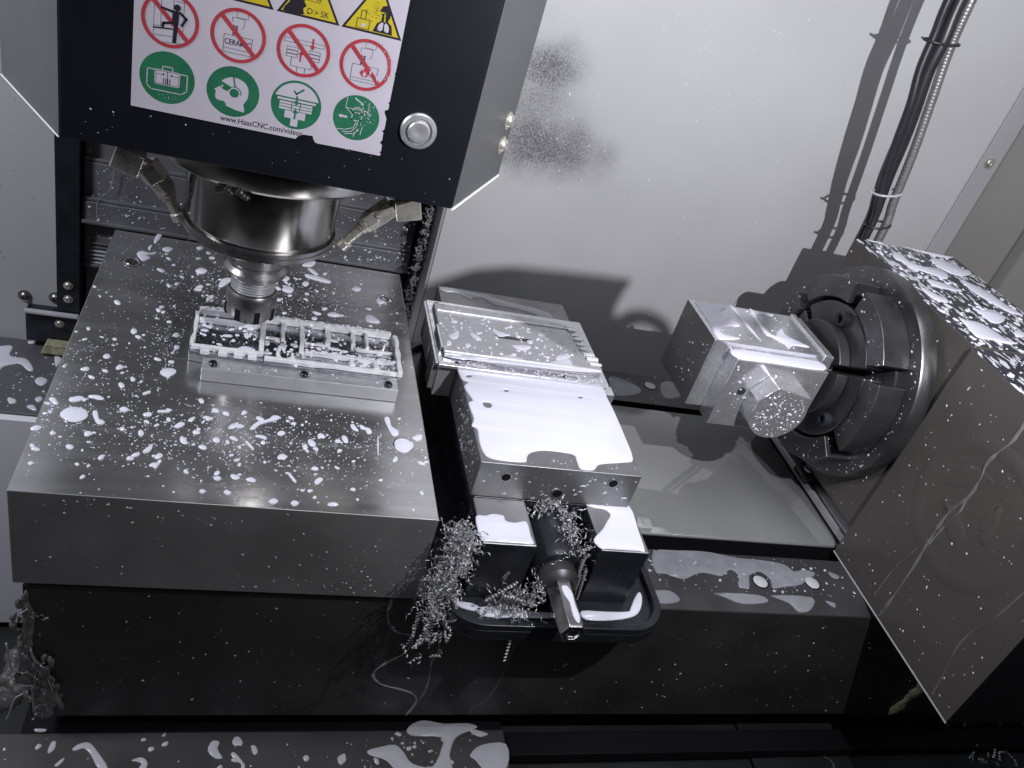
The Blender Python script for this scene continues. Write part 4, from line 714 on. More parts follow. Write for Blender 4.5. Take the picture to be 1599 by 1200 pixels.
p.put([(x-.0060, GZ-.0012), (x-.0100, GZ-.0012), (x-.0100, GZ-.0020), (x-.0122, GZ-.0004), (x-.0100, GZ+.0010), (x-.0100, GZ+.0004), (x-.0060, GZ+.0002)], W_)
for pts in ([(x-.0118, GZ-.0098), (x-.006, GZ-.0092), (x-.001, GZ-.0070), (x+.0004, GZ-.0030)], [(x-.0080, GZ-.0112), (x-.002, GZ-.0100), (x+.0010, GZ-.0060), (x+.0014, GZ-.0030)], [(x-.0060, GZ-.0122), (x, GZ-.0110), (x+.0026, GZ-.0072)], [(x, GZ-.0130), (x+.0010, GZ-.0095), (x+.0028, GZ-.0080)], [(x+.0050, GZ-.0052), (x+.0044, GZ-.0110)]): p.line(pts, .0005, W_)
for i in range(70):
    u0, v0 = x+.0062+random.gauss(0, .0028), GZ+.0030+random.gauss(0, .0040); s_ = random.uniform(.0002, .0011)
    if (u0-x)**2+(v0-GZ)**2 < (RR-.0025)**2: p.put([(u0, v0), (u0+s_, v0+s_*.3), (u0+s_*.4, v0+s_)], W_)
p.fin('mandatory_pictogram')
# yellow triangles, their tops above the frame
for i, x in enumerate((-0.0657, -0.0253, 0.0156, 0.0558)):
    p = Pic(); h = .0196; z0 = .4225
    p.put([(x-h, z0), (x+h, z0), (x, z0+h*1.72)], K_); p.put([(x-h+.0025, z0+.0014), (x+h-.0025, z0+.0014), (x, z0+h*1.72-.0028)], Y_)
    if i == 2:
        p.put(smooth([(x-.0160, z0+.0016), (x-.0125, z0+.0075), (x-.0118, z0+.0150), (x-.0075, z0+.0162), (x-.0040, z0+.0132), (x-.0036, z0+.0092), (x-.0020, z0+.0070), (x-.0038, z0+.0055), (x-.0034, z0+.0030), (x-.0036, z0+.0016)], 2), K_)
        p.text('> 5K', x+.0076, z0+.0027, .0036, K_, width=.0092); p.ring(x+.0002, z0+.0046, .0013, .0018, K_, -60, 200, 16); p.put([(x+.0006, z0+.0026), (x-.0016, z0+.0030), (x-.0004, z0+.0042)], K_)
        for j in range(7): p.line([(x-.0020+.0012*j, z0+.0105+.0006*random.random()), (x-.0014+.0012*j, z0+.0109)], .0004, K_)
        p.line([(x+.0040, z0+.0120), (x+.0040, z0+.0180), (x+.0060, z0+.0180), (x+.0060, z0+.0120)], .0004, K_, True)
    elif i == 3:
        p.put([(x+.0002, z0+.0018), (x+.0022, z0+.0075), (x+.0046, z0+.0090), (x+.0046, z0+.0125), (x+.0028, z0+.0150), (x+.0040, z0+.0182), (x+.0072, z0+.0192), (x+.0100, z0+.0165), (x+.0098, z0+.0120), (x+.0088, z0+.0095), (x+.0116, z0+.0075), (x+.0130, z0+.0018)], K_)
        p.line([(x+.0030, z0+.0142), (x+.0062, z0+.0142), (x+.0068, z0+.0092)], .0009, Y_)
        for sg in (-1, 1): p.put(smooth([(x+.0067+sg*.0006, z0+.0084), (x+.0067+sg*.0030, z0+.0070), (x+.0067+sg*.0036, z0+.0034), (x+.0067+sg*.0008, z0+.0034)], 3), W_)
        p.line([(x-.0104, z0+.0020), (x-.0024, z0+.0020), (x-.0024, z0+.0078), (x-.0104, z0+.0078)], .0004, K_, True); p.put([(x-.0076, z0+.0052), (x-.0044, z0+.0052), (x-.0050, z0+.0032), (x-.0070, z0+.0030)], W_)
        p.line([(x-.0084, z0+.0078), (x-.0084, z0+.0130), (x-.0054, z0+.0130), (x-.0054, z0+.0078)], .0004, K_)
        for j in range(60):
            u0, v0 = x+random.gauss(.001, .0052), z0+.0125+random.gauss(0, .0038)
            if abs(u0-x) < h*(1-(v0-z0)/(h*1.72))-.004 and v0 > z0+.003: p.disc(u0, v0, .00025, K_, 5)
    else:
        p.disc(x, z0+.0060, .0022, K_); p.put([(x-.0018, z0+.0105), (x+.0018, z0+.0105), (x+.0028, z0+.0220), (x-.0028, z0+.0220)], K_)
    p.fin('warning_pictogram')
p = Pic(); p.bold = 0.012; p.text('www.HaasCNC.com/videos', -0.0046, 0.3458, .0037, K_, width=.0535)
p.fin('web_address')

# ------------------------------------------------------------------ tool in the spindle
t = thing('tool_holder', (0.003, 0.69, 0.125), 'steel collet chuck with threaded neck, held in the spindle nose', 'tool holder')
lz([(0.015, 0.1790), (0.0250, 0.1790), (0.0268, 0.1805), (0.0268, 0.1845), (0.0235, 0.1880), (0.0235, 0.1905), (0.0268, 0.1940), (0.0268, 0.2000), (0.0250, 0.2010), (0.0215, 0.2180), (0.015, 0.2180)], 64).build('holder_flange', 'steel', t)
pr = [(0.0172, 0.1788)]
for i in range(6): pr += [(0.0192, 0.1775-.0026*i), (0.0192, 0.1765-.0026*i), (0.0176, 0.1760-.0026*i), (0.0176, 0.1752-.0026*i)]
pr += [(0.0176, 0.1600), (0.012, 0.1600)]
lz(pr[::-1], 56).build('holder_thread', 'alu_matte', t, ang=60)
lz([(0.008, 0.1320), (0.0150, 0.1320), (0.0195, 0.1370), (0.0222, 0.1400), (0.0222, 0.1580), (0.0200, 0.1618), (0.0160, 0.1625)], 56).build('collet_nut', 'steel', t)
for i in range(8):
    a = i*pi/4+.3; c_ = Vector((0.003+.0212*cos(a), 0.69+.0212*sin(a), 0.1430)); u_ = Vector((-sin(a), cos(a), 0)); n_ = Vector((cos(a), sin(a), 0))
    MB().prism([(-.0026, -.0060), (.0026, -.0060), (.0026, .0060), (-.0026, .0060)], c_, u_, (0, 0, 1), n_, -.001, .0013).build('nut_slot', 'slot', t, bev=.0004)
lz([(0.0040, 0.1255), (0.0050, 0.1260), (0.0050, 0.1325)], 20).build('end_mill', 'chuck_dark', t)

# ================================================================== CABLES
CYD = 0.816
conduit = [(0.7015, 0.816, 0.06), (0.6995, 0.816, 0.18), (0.6975, 0.816, 0.2878), (0.6905, 0.816, 0.3232), (0.679, 0.814, 0.3829), (0.6684, 0.816, 0.4385), (0.6587, 0.818, 0.4902), (0.652, 0.816, 0.5394), (0.6471, 0.816, 0.6193), (0.6441, 0.816, 0.7181)]
cp_ = path(conduit, 44)
b = MB(); b.tube(cp_, [0.0051+0.00022*math.sin(i*2.1) for i in range(len(cp_))], 14); o = b.build('conduit', 'braid', ang=180)
tag(o, 'grey ribbed metal conduit rising from behind the rotary unit', 'conduit')
h1 = [(0.6827, 0.816, 0.06), (0.6807, 0.816, 0.18), (0.6787, 0.816, 0.2878), (0.6718, 0.816, 0.318), (0.6609, 0.816, 0.3525), (0.6495, 0.812, 0.394), (0.6411, 0.8101, 0.4316), (0.6342, 0.814, 0.4648), (0.6318, 0.816, 0.4972), (0.6268, 0.816, 0.5335), (0.6234, 0.816, 0.6193), (0.6224, 0.816, 0.7181)]
h2 = [(0.6886, 0.8279, 0.06), (0.6866, 0.8279, 0.18), (0.6846, 0.8279, 0.2878), (0.6767, 0.8259, 0.3229), (0.6678, 0.8219, 0.3525), (0.6599, 0.818, 0.392), (0.652, 0.815, 0.4266), (0.6441, 0.814, 0.4648), (0.6421, 0.813, 0.4972), (0.6397, 0.816, 0.5335), (0.6372, 0.816, 0.6193), (0.6362, 0.816, 0.7181)]
b = MB(); b.tube(path(h1), 0.0046, 12); tag(b.build('black_hose', 'hose', ang=180), 'thin black hose, outermost left of the cable bundle above the rotary unit', 'hose', 'black hoses of the cable bundle')
b = MB(); b.tube(path(h2), [0.0072+0.0016*max(0, sin(pi*min(1, max(0, (i-20)/50)))) for i in range(len(path(h2)))], 12); tag(b.build('black_hose', 'hose', ang=180), 'thicker black hose lying between the thin hose and the ribbed conduit', 'hose', 'black hoses of the cable bundle')
def tie(c, ax, rx, ry, lbl, m):
    c, ax = Vector(c), Vector(ax).normalized(); u = Vector((ax.z, 0, -ax.x)).normalized(); v = ax.cross(u)
    b = MB(); ring = [c+u*rx*cos(2*pi*i/24)+v*ry*sin(2*pi*i/24) for i in range(25)]
    b.tube(ring, 0.0014, 6, caps=False)
    b.tube([c-u*rx, c-u*(rx+.005)+ax*.002], 0.0012, 6); tag(b.build('cable_tie', m, ang=180), lbl, 'cable tie', 'cable ties on the bundle')
tie((0.6762, CYD, 0.3328), (-.25, 0, 1), .0175, .0110, 'pale cable tie low on the bundle near the rotary unit', 'dull')
tie((0.6441, CYD, 0.4943), (-.12, 0, 1), .0200, .0115, 'dark cable tie high on the bundle near the top of the picture', 'hose')
tie((0.6866, CYD, 0.2938), (-.25, 0, 1), .0150, .0100, 'black tie at the bottom where hose and conduit enter the rotary unit', 'hose')

# ================================================================== COOLANT
def liquid(nm, polys, frame, level, m, label, cat, group=None, h=.001, holes=()):
    b = MB(); puddle(b, polys, frame, level, h, holes=holes) ; o = b.build(nm, m, ang=70); return tag(o, label, cat, group)
liquid('coolant_puddle', JAW[0], 'z', 0.1169, 'coolant', 'large smooth white coolant puddle covering the moving jaw top', 'coolant puddle', holes=JAWH)
RAIL = [[(min(x_, .3565 if q_ else .2520), max(y_, .4790)) for x_, y_ in P] for q_, P in enumerate(RAIL)]
liquid('coolant_puddle', RAIL[0], 'z', 0.0775, 'coolant', 'white coolant puddle on the left vise rail, beside the chips', 'coolant puddle')
liquid('coolant_puddle', RAIL[1], 'z', 0.0775, 'coolant', 'white coolant puddle on the right vise rail', 'coolant puddle')
liquid('coolant_puddle', [(0.2765, 0.455), (0.2815, 0.456), (0.2845, 0.448), (0.2840, 0.436), (0.2850, 0.424), (0.2820, 0.417), (0.2790, 0.424), (0.2795, 0.438), (0.2768, 0.446)], 'z', sz+.01015, 'coolant', 'narrow white coolant patch on the hexagon end of the vise screw', 'coolant puddle', h=.0006)
lab3 = ('white coolant lying in the flange tray at the right of the hexagon', 'white coolant lying in the flange tray below the left rail', 'small white coolant patch in the flange corner under the chip pile')
for P, l in zip(FLANGE, lab3): liquid('coolant_puddle', P, 'z', 0.0127, 'coolant', l, 'coolant puddle')
liquid('coolant_puddle', [(0.2010, 0.8270), (0.2280, 0.8285), (0.2620, 0.8210), (0.2900, 0.8150), (0.3180, 0.8100), (0.3290, 0.8010), (0.3260, 0.7890), (0.3120, 0.7890), (0.3080, 0.7980), (0.2880, 0.8040), (0.2600, 0.8060), (0.2480, 0.8170), (0.2340, 0.8120), (0.2200, 0.8200), (0.2040, 0.8195)], 'z', 0.1176, 'dull', 'wavy streak of coolant along the fixed jaw top behind the clamped part', 'coolant puddle')
def pool_stuff(nm, polys, frame, level, m, label, h=.0009):
    b = MB()
    for P in polys: puddle(b, P, frame, level, h)
    return stuff(tag(b.build(nm, m, ang=70), label, 'coolant'))
ROT = [[(x_, min(y_, .8035)) for x_, y_ in P] for P in ROT]
pool_stuff('coolant_splashes', ROT, 'z', 0.2777, 'coolant', 'white coolant splashes across the rotary unit top')
pool_stuff('coolant_splashes', FRONT, 'z', -0.1999, 'dull', 'grey milky puddles on the front way cover below the table')
pool_stuff('coolant_splashes', LEDGE, 'z', -0.1719, 'coolant', 'white splashes on the grey ledge left of the fixture plate')
pool_stuff('coolant_splashes', TSTRIP, 'z', 0.00025, 'film', 'thin grey coolant film on the front strip of the table', .0006)
PARTW = [[(0.1876, 0.674), (0.2056, 0.6787), (0.2199, 0.6777), (0.2369, 0.6794), (0.2515, 0.6898), (0.2641, 0.6883), (0.276, 0.683), (0.2941, 0.6859), (0.307, 0.6934), (0.3217, 0.6982), (0.3235, 0.6875), (0.3391, 0.6865), (0.3525, 0.6857), (0.3512, 0.681), (0.3185, 0.6767), (0.283, 0.6752), (0.253, 0.6751), (0.2234, 0.6739), (0.1985, 0.6719)], [(0.1935, 0.7122), (0.1996, 0.7182), (0.2046, 0.7245), (0.2063, 0.7211), (0.2039, 0.711), (0.198, 0.7066)], [(0.2442, 0.7404), (0.2489, 0.7356), (0.2573, 0.7326), (0.2599, 0.7286), (0.2534, 0.7239), (0.2471, 0.7254)], [(0.2171, 0.7219), (0.2217, 0.7238), (0.229, 0.7153), (0.225, 0.7102), (0.2203, 0.7143)], [(0.1899, 0.7002), (0.1949, 0.7033), (0.1952, 0.696), (0.19, 0.693)], [(0.2085, 0.6992), (0.2133, 0.7029), (0.2159, 0.6991), (0.2109, 0.6943)], [(0.2607, 0.7096), (0.2712, 0.7129), (0.2824, 0.7129), (0.2763, 0.705), (0.2673, 0.7045)], [(0.2953, 0.7413), (0.3029, 0.744), (0.3068, 0.741), (0.2988, 0.7362)], [(0.2002, 0.7448), (0.2053, 0.7454), (0.208, 0.7409), (0.2022, 0.7382)], [(0.3091, 0.7021), (0.3168, 0.7057), (0.3213, 0.7011), (0.3115, 0.6933), (0.3053, 0.6956)], [(0.2798, 0.7218), (0.2852, 0.7262), (0.2869, 0.7216), (0.2823, 0.7178)]]
pool_stuff('coolant_splashes', PARTW, 'z', 0.1263, 'coolant', 'white coolant beads and streaks on top of the part clamped in the vise')
pool_stuff('coolant_splashes', [[(.40, .003), (.42, .001), (.43, .010), (.415, .014), (.402, .012)], [(.47, .001), (.52, .001), (.53, .008), (.50, .011), (.48, .005)], [(.535, .001), (.585, .001), (.58, .014), (.565, .017), (.555, .008)], [(.60, .004), (.612, .006), (.61, .011)]], 'slope', 0.0002, 'film', 'thin grey coolant patches on the table edge bevel', .0005)
pool_stuff('coolant_splashes', BLOCKT, 'z', 0.2016, 'coolant', 'white coolant patches on top of the block in the chuck')
b = MB(); puddle(b, [(0.4600, 0.6300), (0.5000, 0.6305), (0.5600, 0.6310), (0.5640, 0.6470), (0.5200, 0.6480), (0.4620, 0.6470)], 'z', 0.1956, .0007); stuff(tag(b.build('coolant_splashes', 'coolant', ang=70), 'white coolant lying on the side step of the chucked block', 'coolant'))
pool_stuff('coolant_splashes', [[(0.46, 0.832), (0.49, 0.836), (0.505, 0.85), (0.49, 0.868), (0.465, 0.872)], [(0.535, 0.838), (0.56, 0.845), (0.575, 0.862), (0.56, 0.88), (0.54, 0.87)]], 'z', 0.00025, 'film', 'thin grey coolant film on the back strip of the table', .0006)

# droplets on the plate
b = MB()
for P in PLATE: puddle(b, P, 'z', PZ+.0001, .0010, .0007)
def dplate(x, y):
    if -0.052 < x < 0.150 and 0.612 < y < 0.730: return 0
    d_ = 0.05
    d_ += 0.9*math.exp(-((y-0.560)/0.040)**2)*(0.35+0.65*math.exp(-((x+0.0)/0.11)**2))
    d_ += 0.7*math.exp(-((y-0.795)/0.055)**2)*math.exp(-((x-0.01)/0.10)**2)
    d_ += 0.7*math.exp(-((x+0.062)/0.02)**2)*math.exp(-((y-0.69)/0.06)**2)
    d_ += 0.35*math.exp(-((x+0.12)/0.03)**2)*math.exp(-((y-0.62)/0.06)**2)
    if x > 0.11 and y < 0.55: d_ *= .35
    return min(1, d_)
spray(b, 1000, 'z', PZ+.0001, PX0+.002, PX1-.002, PY0+.006, PY1-.003, .00035, .0030, dplate, (1, 1.9), p=5.5)
spray(b, 2500, 'z', PZ+.0001, PX0+.002, PX1-.002, PY0+.002, PY1-.003, .00022, .0007, dplate, (1, 1.6), p=2)
stuff(tag(b.build('coolant_droplets', 'coolant', ang=70), 'scattered white coolant droplets on the fixture plate top', 'droplets'))
def dset(specs, m, label):
    b = MB()
    for s in specs: spray(b, *s[:9], **(s[9] if len(s) > 9 else {}))
    return stuff(tag(b.build('coolant_droplets', m, ang=70), label, 'droplets'))
dset([(160, 'y', -PY0+.0001, PX0+.004, PX1-.004, 0.002, PZ-.003, .0003, .0011, {'dens': lambda a, c: .08+.9*math.exp(-((a-.12)/.06)**2)*math.exp(-(c/.035)**2)+.5*math.exp(-((c-.09)/.010)**2)*math.exp(-((a+.05)/.08)**2), 'rot': 1.57})], 'dull', 'tiny pale droplets on the plate front face')
dset([(230, 'y', -0.489+.0001, -0.12, 0.84, -0.172, -0.012, .0003, .0012, {'rot': 1.57, 'p': 3})], 'dull', 'tiny pale specks of coolant on the black table front')
dset([(230, 'x', -FX+.0001, 0.365, 0.57, 0.01, 0.272, .00025, .0011, {'rot': 1.2, 'p': 2.5})], 'dull', 'pale droplets on the brown grey motor cover')
dset([(150, 'x', -0.6575+.0001, 0.585, 0.80, 0.035, 0.272, .0003, .0014), (110, 'x', -0.6342+.0001, 0.58, 0.80, 0.05, 0.28, .0004, .0014, {'dens': lambda a, c: 1.0 if .104 < math.hypot(a-CY, c-CZ) < .114 else 0}), (90, 'x', -0.6010+.0001, 0.58, 0.80, 0.05, 0.28, .0004, .0013, {'dens': lambda a, c: 1.0 if .081 < math.hypot(a-CY, c-CZ) < .100 else 0})], 'dull', 'pale droplets on the chuck and rear housing')
dset([(420, 'y', -YR+.0001, 0.25, 0.90, 0.0, 0.52, .00025, .0011, {'rot': 1.57, 'asp': (1.2, 2.6), 'p': 2.8, 'dens': lambda a, c: .12+.9*math.exp(-((a-.45)/.13)**2)*math.exp(-((c-.40)/.12)**2)})], 'coolant', 'small white droplets running down the big pale wall')
dset([(260, 'y', -1.036+.0001, -0.20, 0.200, 0.022, 0.048, .0004, .0015), (320, 'y', -1.047+.0001, -0.20, 0.200, -0.044, 0.020, .0004, .0016), (260, 'y', -1.043+.0001, -0.20, 0.200, 0.050, 0.095, .0004, .0015), (160, 'y', -1.050+.0001, -0.20, 0.200, 0.098, 0.15, .0004, .0012), (150, 'y', -1.055+.0001, -0.20, 0.200, -0.165, -0.047, .0004, .0018)], 'coolant', 'white coolant spatter on the way covers behind the spindle')
dset([(130, 'x', -0.2020+.0001, 0.536, 0.668, 0.080, 0.115, .0004, .0015, {'rot': 1.57, 'asp': (1, 2)}), (70, 'x', -0.2045+.0001, 0.480, 0.530, 0.014, 0.07, .0003, .0008), (70, 'y', -0.5325+.0001, 0.206, 0.350, 0.080, 0.114, .0003, .0016, {'rot': 0.1, 'asp': (1, 2.5)})], 'dull', 'pale droplets on the sides of the vise jaw')
dset([(420, 'z', 0.1263, 0.188, 0.338, 0.686, 0.757, .0003, .0024, {'p': 4}), (240, 'z', 0.1216, 0.183, 0.355, 0.667, 0.6785, .0003, .0014), (60, 'z', 0.1263, 0.188, 0.330, 0.762, 0.771, .0003, .0015)], 'coolant', 'white droplets beaded on the clamped part')
dset([(190, 'y', -0.606+.0001, 0.485, 0.548, 0.120, 0.18, .0003, .0012, {'dens': lambda a, c: 1.0 if math.hypot(a-.517, c-.1525) < .028 else 0}), (90, 'y', -0.628+.0001, 0.462, 0.560, 0.120, 0.19, .0003, .0013), (60, 'z', 0.2016, 0.45, 0.565, 0.655, 0.725, .0003, .0016), (26, 'x', -0.4405+.0001, 0.655, 0.725, 0.125, 0.198, .0004, .0012)], 'coolant', 'droplets beaded on the block in the chuck')
dset([(420, 'z', 0.1116, -0.040, 0.140, 0.653, 0.712, .0003, .0020), (120, 'z', 0.1166, -0.030, 0.140, 0.664, 0.670, .0003, .0012, {'dens': lambda a, c: 1 if a > .055 and .6658 < c < .6698 else 0}), (60, 'z', 0.1190, -0.040, 0.137, 0.7134, 0.7176, .0003, .0014), (60, 'z', 0.1086, -0.028, 0.138, 0.6345, 0.6465, .0003, .0011)], 'coolant', 'droplets inside the ribbed housing on the plate')
dset([(420, 'z', 0.2777, 0.66, 0.80, 0.58, 0.802, .0004, .0028), (120, 'z', 0.2772, 0.655, 0.80, 0.44, 0.570, .0004, .003)], 'coolant', 'small white droplets between the splashes on the rotary unit top')
dset([(90, 'z', -0.1719, -0.32, -0.20, 0.895, 1.02, .0004, .0018), ], 'coolant', 'small droplets between the splashes on the grey ledge')
dset([(170, 'z', -0.1999, -0.16, 0.30, 0.40, 0.483, .0004, .0026, {'dens': lambda a, c: .15+.85*math.exp(-((a-.20)/.05)**2)}), ], 'dull', 'small droplets between the puddles on the front way cover')
dset([(160, 'z', 0.0003, 0.40, 0.645, 0.507, 0.558, .0004, .0016), (30, 'z', 0.0003, 0.45, 0.60, 0.822, 0.885, .0004, .002)], 'dull', 'small droplets on the table strips beside the slots')
dset([(26, 'z', 0.1169, 0.204, 0.351, 0.5345, 0.545, .0004, .0012)], 'dull', 'few droplets along the front edge of the jaw top')
dset([(26, 'y', -HY+.0001, -0.12, 0.13, 0.316, 0.345, .0002, .0006), (30, 'y', -YW+.0045, -0.30, -0.24, -0.16, 0.28, .0004, .0010)], 'dull', 'rare specks on the black head and left panel')

def streak(nm, pts, frame, level, wd, m, label):
    o_, u, v, n = (Vector(a) for a in FR[frame]); P = path([o_+u*a+v*c+n*level for a, c in pts], 8)
    b = MB(); k = len(P); vs = []
    for i, q in enumerate(P):
        tdir = (P[min(i+1, k-1)]-P[max(i-1, 0)]).normalized(); s = tdir.cross(n); w2 = wd*(.75+.35*sin(i*.37)+.15*sin(i*1.1))
        for e, hh in ((-1, 0), (-.55, .7), (0, 1), (.55, .7), (1, 0)): vs.append(q+s*e*w2/2+n*wd*.28*hh)
    fs = [(i*5+j, (i+1)*5+j, (i+1)*5+j+1, i*5+j+1) for i in range(k-1) for j in range(4)]
    b.add(vs, fs); return tag(b.build(nm, m, ang=80), label, 'coolant trickle', None)
MT['trickle'] = mat('dried_trickle', (0.25, 0.25, 0.26), 0.3, var=0.2, vscale=80)
MT['trickle_thin'] = mat('thin_trickle', (0.115, 0.112, 0.115), 0.3, var=0.3, vscale=80)
for P, l, wd in zip(STREAK, ('winding coolant trickle below the right end of the plate on the table front', 'coolant trickle falling from the vise flange left end on the table front', 'faint coolant trickle under the middle of the vise on the table front'), (.0030, .0022, .0014)):
    streak('coolant_trickle', P, 'y', -0.489+.00005, wd, 'trickle' if wd > .002 else 'trickle_thin', l)
for P, l, wd in zip(FSTREAK, ('long pale trickle slanting down across the motor cover', 'short branch of the long trickle near the emblem ring', 'thin trickle near the right edge of the motor cover', 'fine trickle left of the long one at the lower motor cover'), (.0042, .0026, .0016, .0014)):
    streak('coolant_trickle', P, 'x', -FX+.00005, wd, 'trickle_thin', l)
streak('coolant_trickle', [(0.700, 0.486), (0.688, 0.470), (0.706, 0.458), (0.704, 0.446), (0.690, 0.436), (0.684, 0.415)], 'z', -0.2220, .0020, 'trickle_thin', 'curly pale trickle on the black cover below the table right')
# trickles behind on the way covers
for i, P in enumerate(([(-0.168, 0.095), (-0.172, 0.070), (-0.185, 0.052), (-0.186, 0.030), (-0.184, 0.024)], [(0.110, 0.018), (0.106, 0.000), (0.104, -0.030), (0.103, -0.042)], [(0.165, 0.018), (0.160, 0.000), (0.158, -0.030), (0.158, -0.043)])):
    streak('coolant_trickle', P, 'y', -1.0359 if i == 0 else -1.0469, .0016, 'trickle', ('thin trickle on the way cover left of the spindle', 'thin trickle on the way cover beside the right nozzle', 'thin trickle on the way cover nearest the edge post')[i])

# ================================================================== CHIPS
def curl(mb, p, d, L_, cr, pitch, wd, bend=0.0):
    """a helical ribbon of swarf"""
    d = Vector(d).normalized(); e = Vector((0, 0, 1)) if abs(d.z) < .9 else Vector((1, 0, 0)); u = d.cross(e).normalized(); v = d.cross(u)
    n = max(8, int(L_/pitch*12)); vs = []; ph = random.uniform(0, 6.28); bd = Vector((random.uniform(-1, 1), random.uniform(-1, 1), random.uniform(-1, .4)))*bend
    for i in range(n+1):
        s = i/n; a = ph+2*pi*s*L_/pitch; c = Vector(p)+d*L_*s+bd*L_*s*s; taper = cr*(1-.35*s)
        q = c+(u*cos(a)+v*sin(a))*taper; vs += [q-d*wd/2, q+d*wd/2+(u*cos(a)+v*sin(a))*wd*.3]
    mb.add(vs, [(2*i, 2*i+2, 2*i+3, 2*i+1) for i in range(n)])
def rdir(zb=0): return (random.uniform(-1, 1), random.uniform(-1, 1), random.uniform(-1, 1)+zb)
b = MB()
for i in range(460):
    f = random.random()**1.3; z = 0.088-0.078*f
    sx_ = .007+.005*f
    x = 0.1880-.010*f+random.gauss(0, sx_*.5); y = 0.476-.010*f+random.gauss(0, .007+.003*f)
    if x < PX1+.002 and y > PY0-.002: y = PY0-.003-random.random()*.008
    if x > 0.203 and y > .474: x = .202-random.random()*.01
    curl(b, (x, y, z), rdir(-.2), random.uniform(.008, .020), random.uniform(.0010, .0024), random.uniform(.0040, .0085), random.uniform(.0008, .0013), .35)
for x, L_ in ((0.166, .040), (0.171, .030), (0.180, .040), (0.186, .025), (0.163, .028), (0.176, .034)):
    curl(b, (x, 0.452+random.uniform(-.004, .008), 0.015), (random.uniform(-.2, .1), -.15, -1), L_, .0010, .0030, .0009, .15)
for i in range(26):
    curl(b, (0.178+random.gauss(0, .010), 0.446+random.gauss(0, .006), 0.000-random.random()*.035*(random.random())), rdir(-.5), random.uniform(.005, .012), .0014, .003, .0011, .4)
stuff(tag(b.build('chip_pile', 'chip', ang=80), 'big tangle of curly aluminium chips spilling between plate and vise', 'metal chips'))
b = MB()
for i in range(210):
    a = random.uniform(0, 1); x = 0.279+random.gauss(-.006+.022*a, .010); y = 0.529-.050*a*a+random.gauss(0, .003); dx = x-sx
    z = sz+.003+math.sqrt(max(.00002, .0262**2-min(dx*dx, .0262**2)))+.001+random.random()*.008*(1-a)
    if abs(dx) > .0262: z = .05+random.random()*.02
    if a > .35 and dx < .004: continue
    curl(b, (x, y, z), rdir(), random.uniform(.007, .018), random.uniform(.0009, .0018), random.uniform(.0040, .007), random.uniform(.0007, .0011), .6)
for (x, z, L_) in ((0.3035, .058, .034), (0.300, .052, .026), (0.297, .070, .020)): curl(b, (x, 0.474, z), (.05, -.1, -1), L_, .0013, .0026, .0013, .1)
stuff(tag(b.build('chip_pile', 'chip', ang=80), 'mat of fine chips lying over the screw housing below the jaw', 'metal chips'))
b = MB()
for (p0, d_, L_) in (((0.2400, .461, .050), (-.75, -.1, -.6), .030), ((0.2210, .455, .032), (-.3, -.1, -1), .034), ((0.2250, .458, .055), (.15, .1, 1), .012), ((0.2460, .452, .016), (-.1, -.6, -1), .036), ((0.2310, .458, .036), (1, 0, -.2), .034)):
    curl(b, p0, d_, L_, .0015, .0028, .0013, .15)
for i in range(110):
    x = random.gauss(.2470, .0095); curl(b, (x, 0.460+random.gauss(0, .006), 0.021+abs(random.gauss(0, .008))+max(0, (x-.247))*.9), rdir(), random.uniform(.007, .018), random.uniform(.0009, .0018), .0055, .0010, .6)
stuff(tag(b.build('chip_pile', 'chip', ang=80), 'loose curls of chips between left rail and hexagon screw', 'metal chips'))
# stuck chips on the edge beside the post
b = MB()
for i in range(420):
    z = random.uniform(-.06, .14); x = .2065+random.gauss(0, .0035); curl(b, (x, .996+random.gauss(0, .003), z), rdir(), random.uniform(.002, .006), random.uniform(.0006, .0013), .002, .0009, .3)
stuff(tag(b.build('stuck_chips', 'chip', ang=80), 'crust of fine chips stuck along the black edge beside the post', 'metal chips'))
# chips at bottom right and few curls on table front
b = MB()
for i in range(150):
    curl(b, (random.uniform(.90, 1.06), random.uniform(.44, .62), -.222+random.random()*.012), rdir(), random.uniform(.003, .012), random.uniform(.0008, .002), .003, .0014, .4)
stuff(tag(b.build('chip_scatter', 'chip', ang=80), 'scattered chips in the dark corner below the motor cover', 'metal chips'))

# wet sludge on the left front corner of the table
def lump(mb, P, r, ry, flat=.5, n=10, frame='y', level=0.0):
    o_, u, v, nn_ = (Vector(a) for a in FR[frame])
    for (a, c) in P:
        rr = r*random.uniform(.6, 1.3); ph = [random.uniform(0, 6.28) for _ in range(4)]; vs = []; k = 14
        for j, (q, h_) in enumerate(((1, 0), (.9, .4), (.65, .8), (.3, 1.0))):
            for i in range(k):
                t_ = 2*pi*i/k; f = rr*q*(1+.22*sin(2*t_+ph[0])+.16*sin(3*t_+ph[1])+.1*sin(5*t_+ph[2]+j))
                vs.append(o_+u*(a+f*cos(t_))+v*(c+f*ry*sin(t_))+nn_*(level+rr*flat*h_*(1+.2*sin(4*t_+ph[3]+j))))
        vs.append(o_+u*a+v*c+nn_*(level+rr*flat))
        fs = [(j*k+i, j*k+(i+1) % k, (j+1)*k+(i+1) % k, (j+1)*k+i) for j in range(3) for i in range(k)]+[(3*k+i, 3*k+(i+1) % k, 4*k) for i in range(k)]
        mb.add(vs, fs)
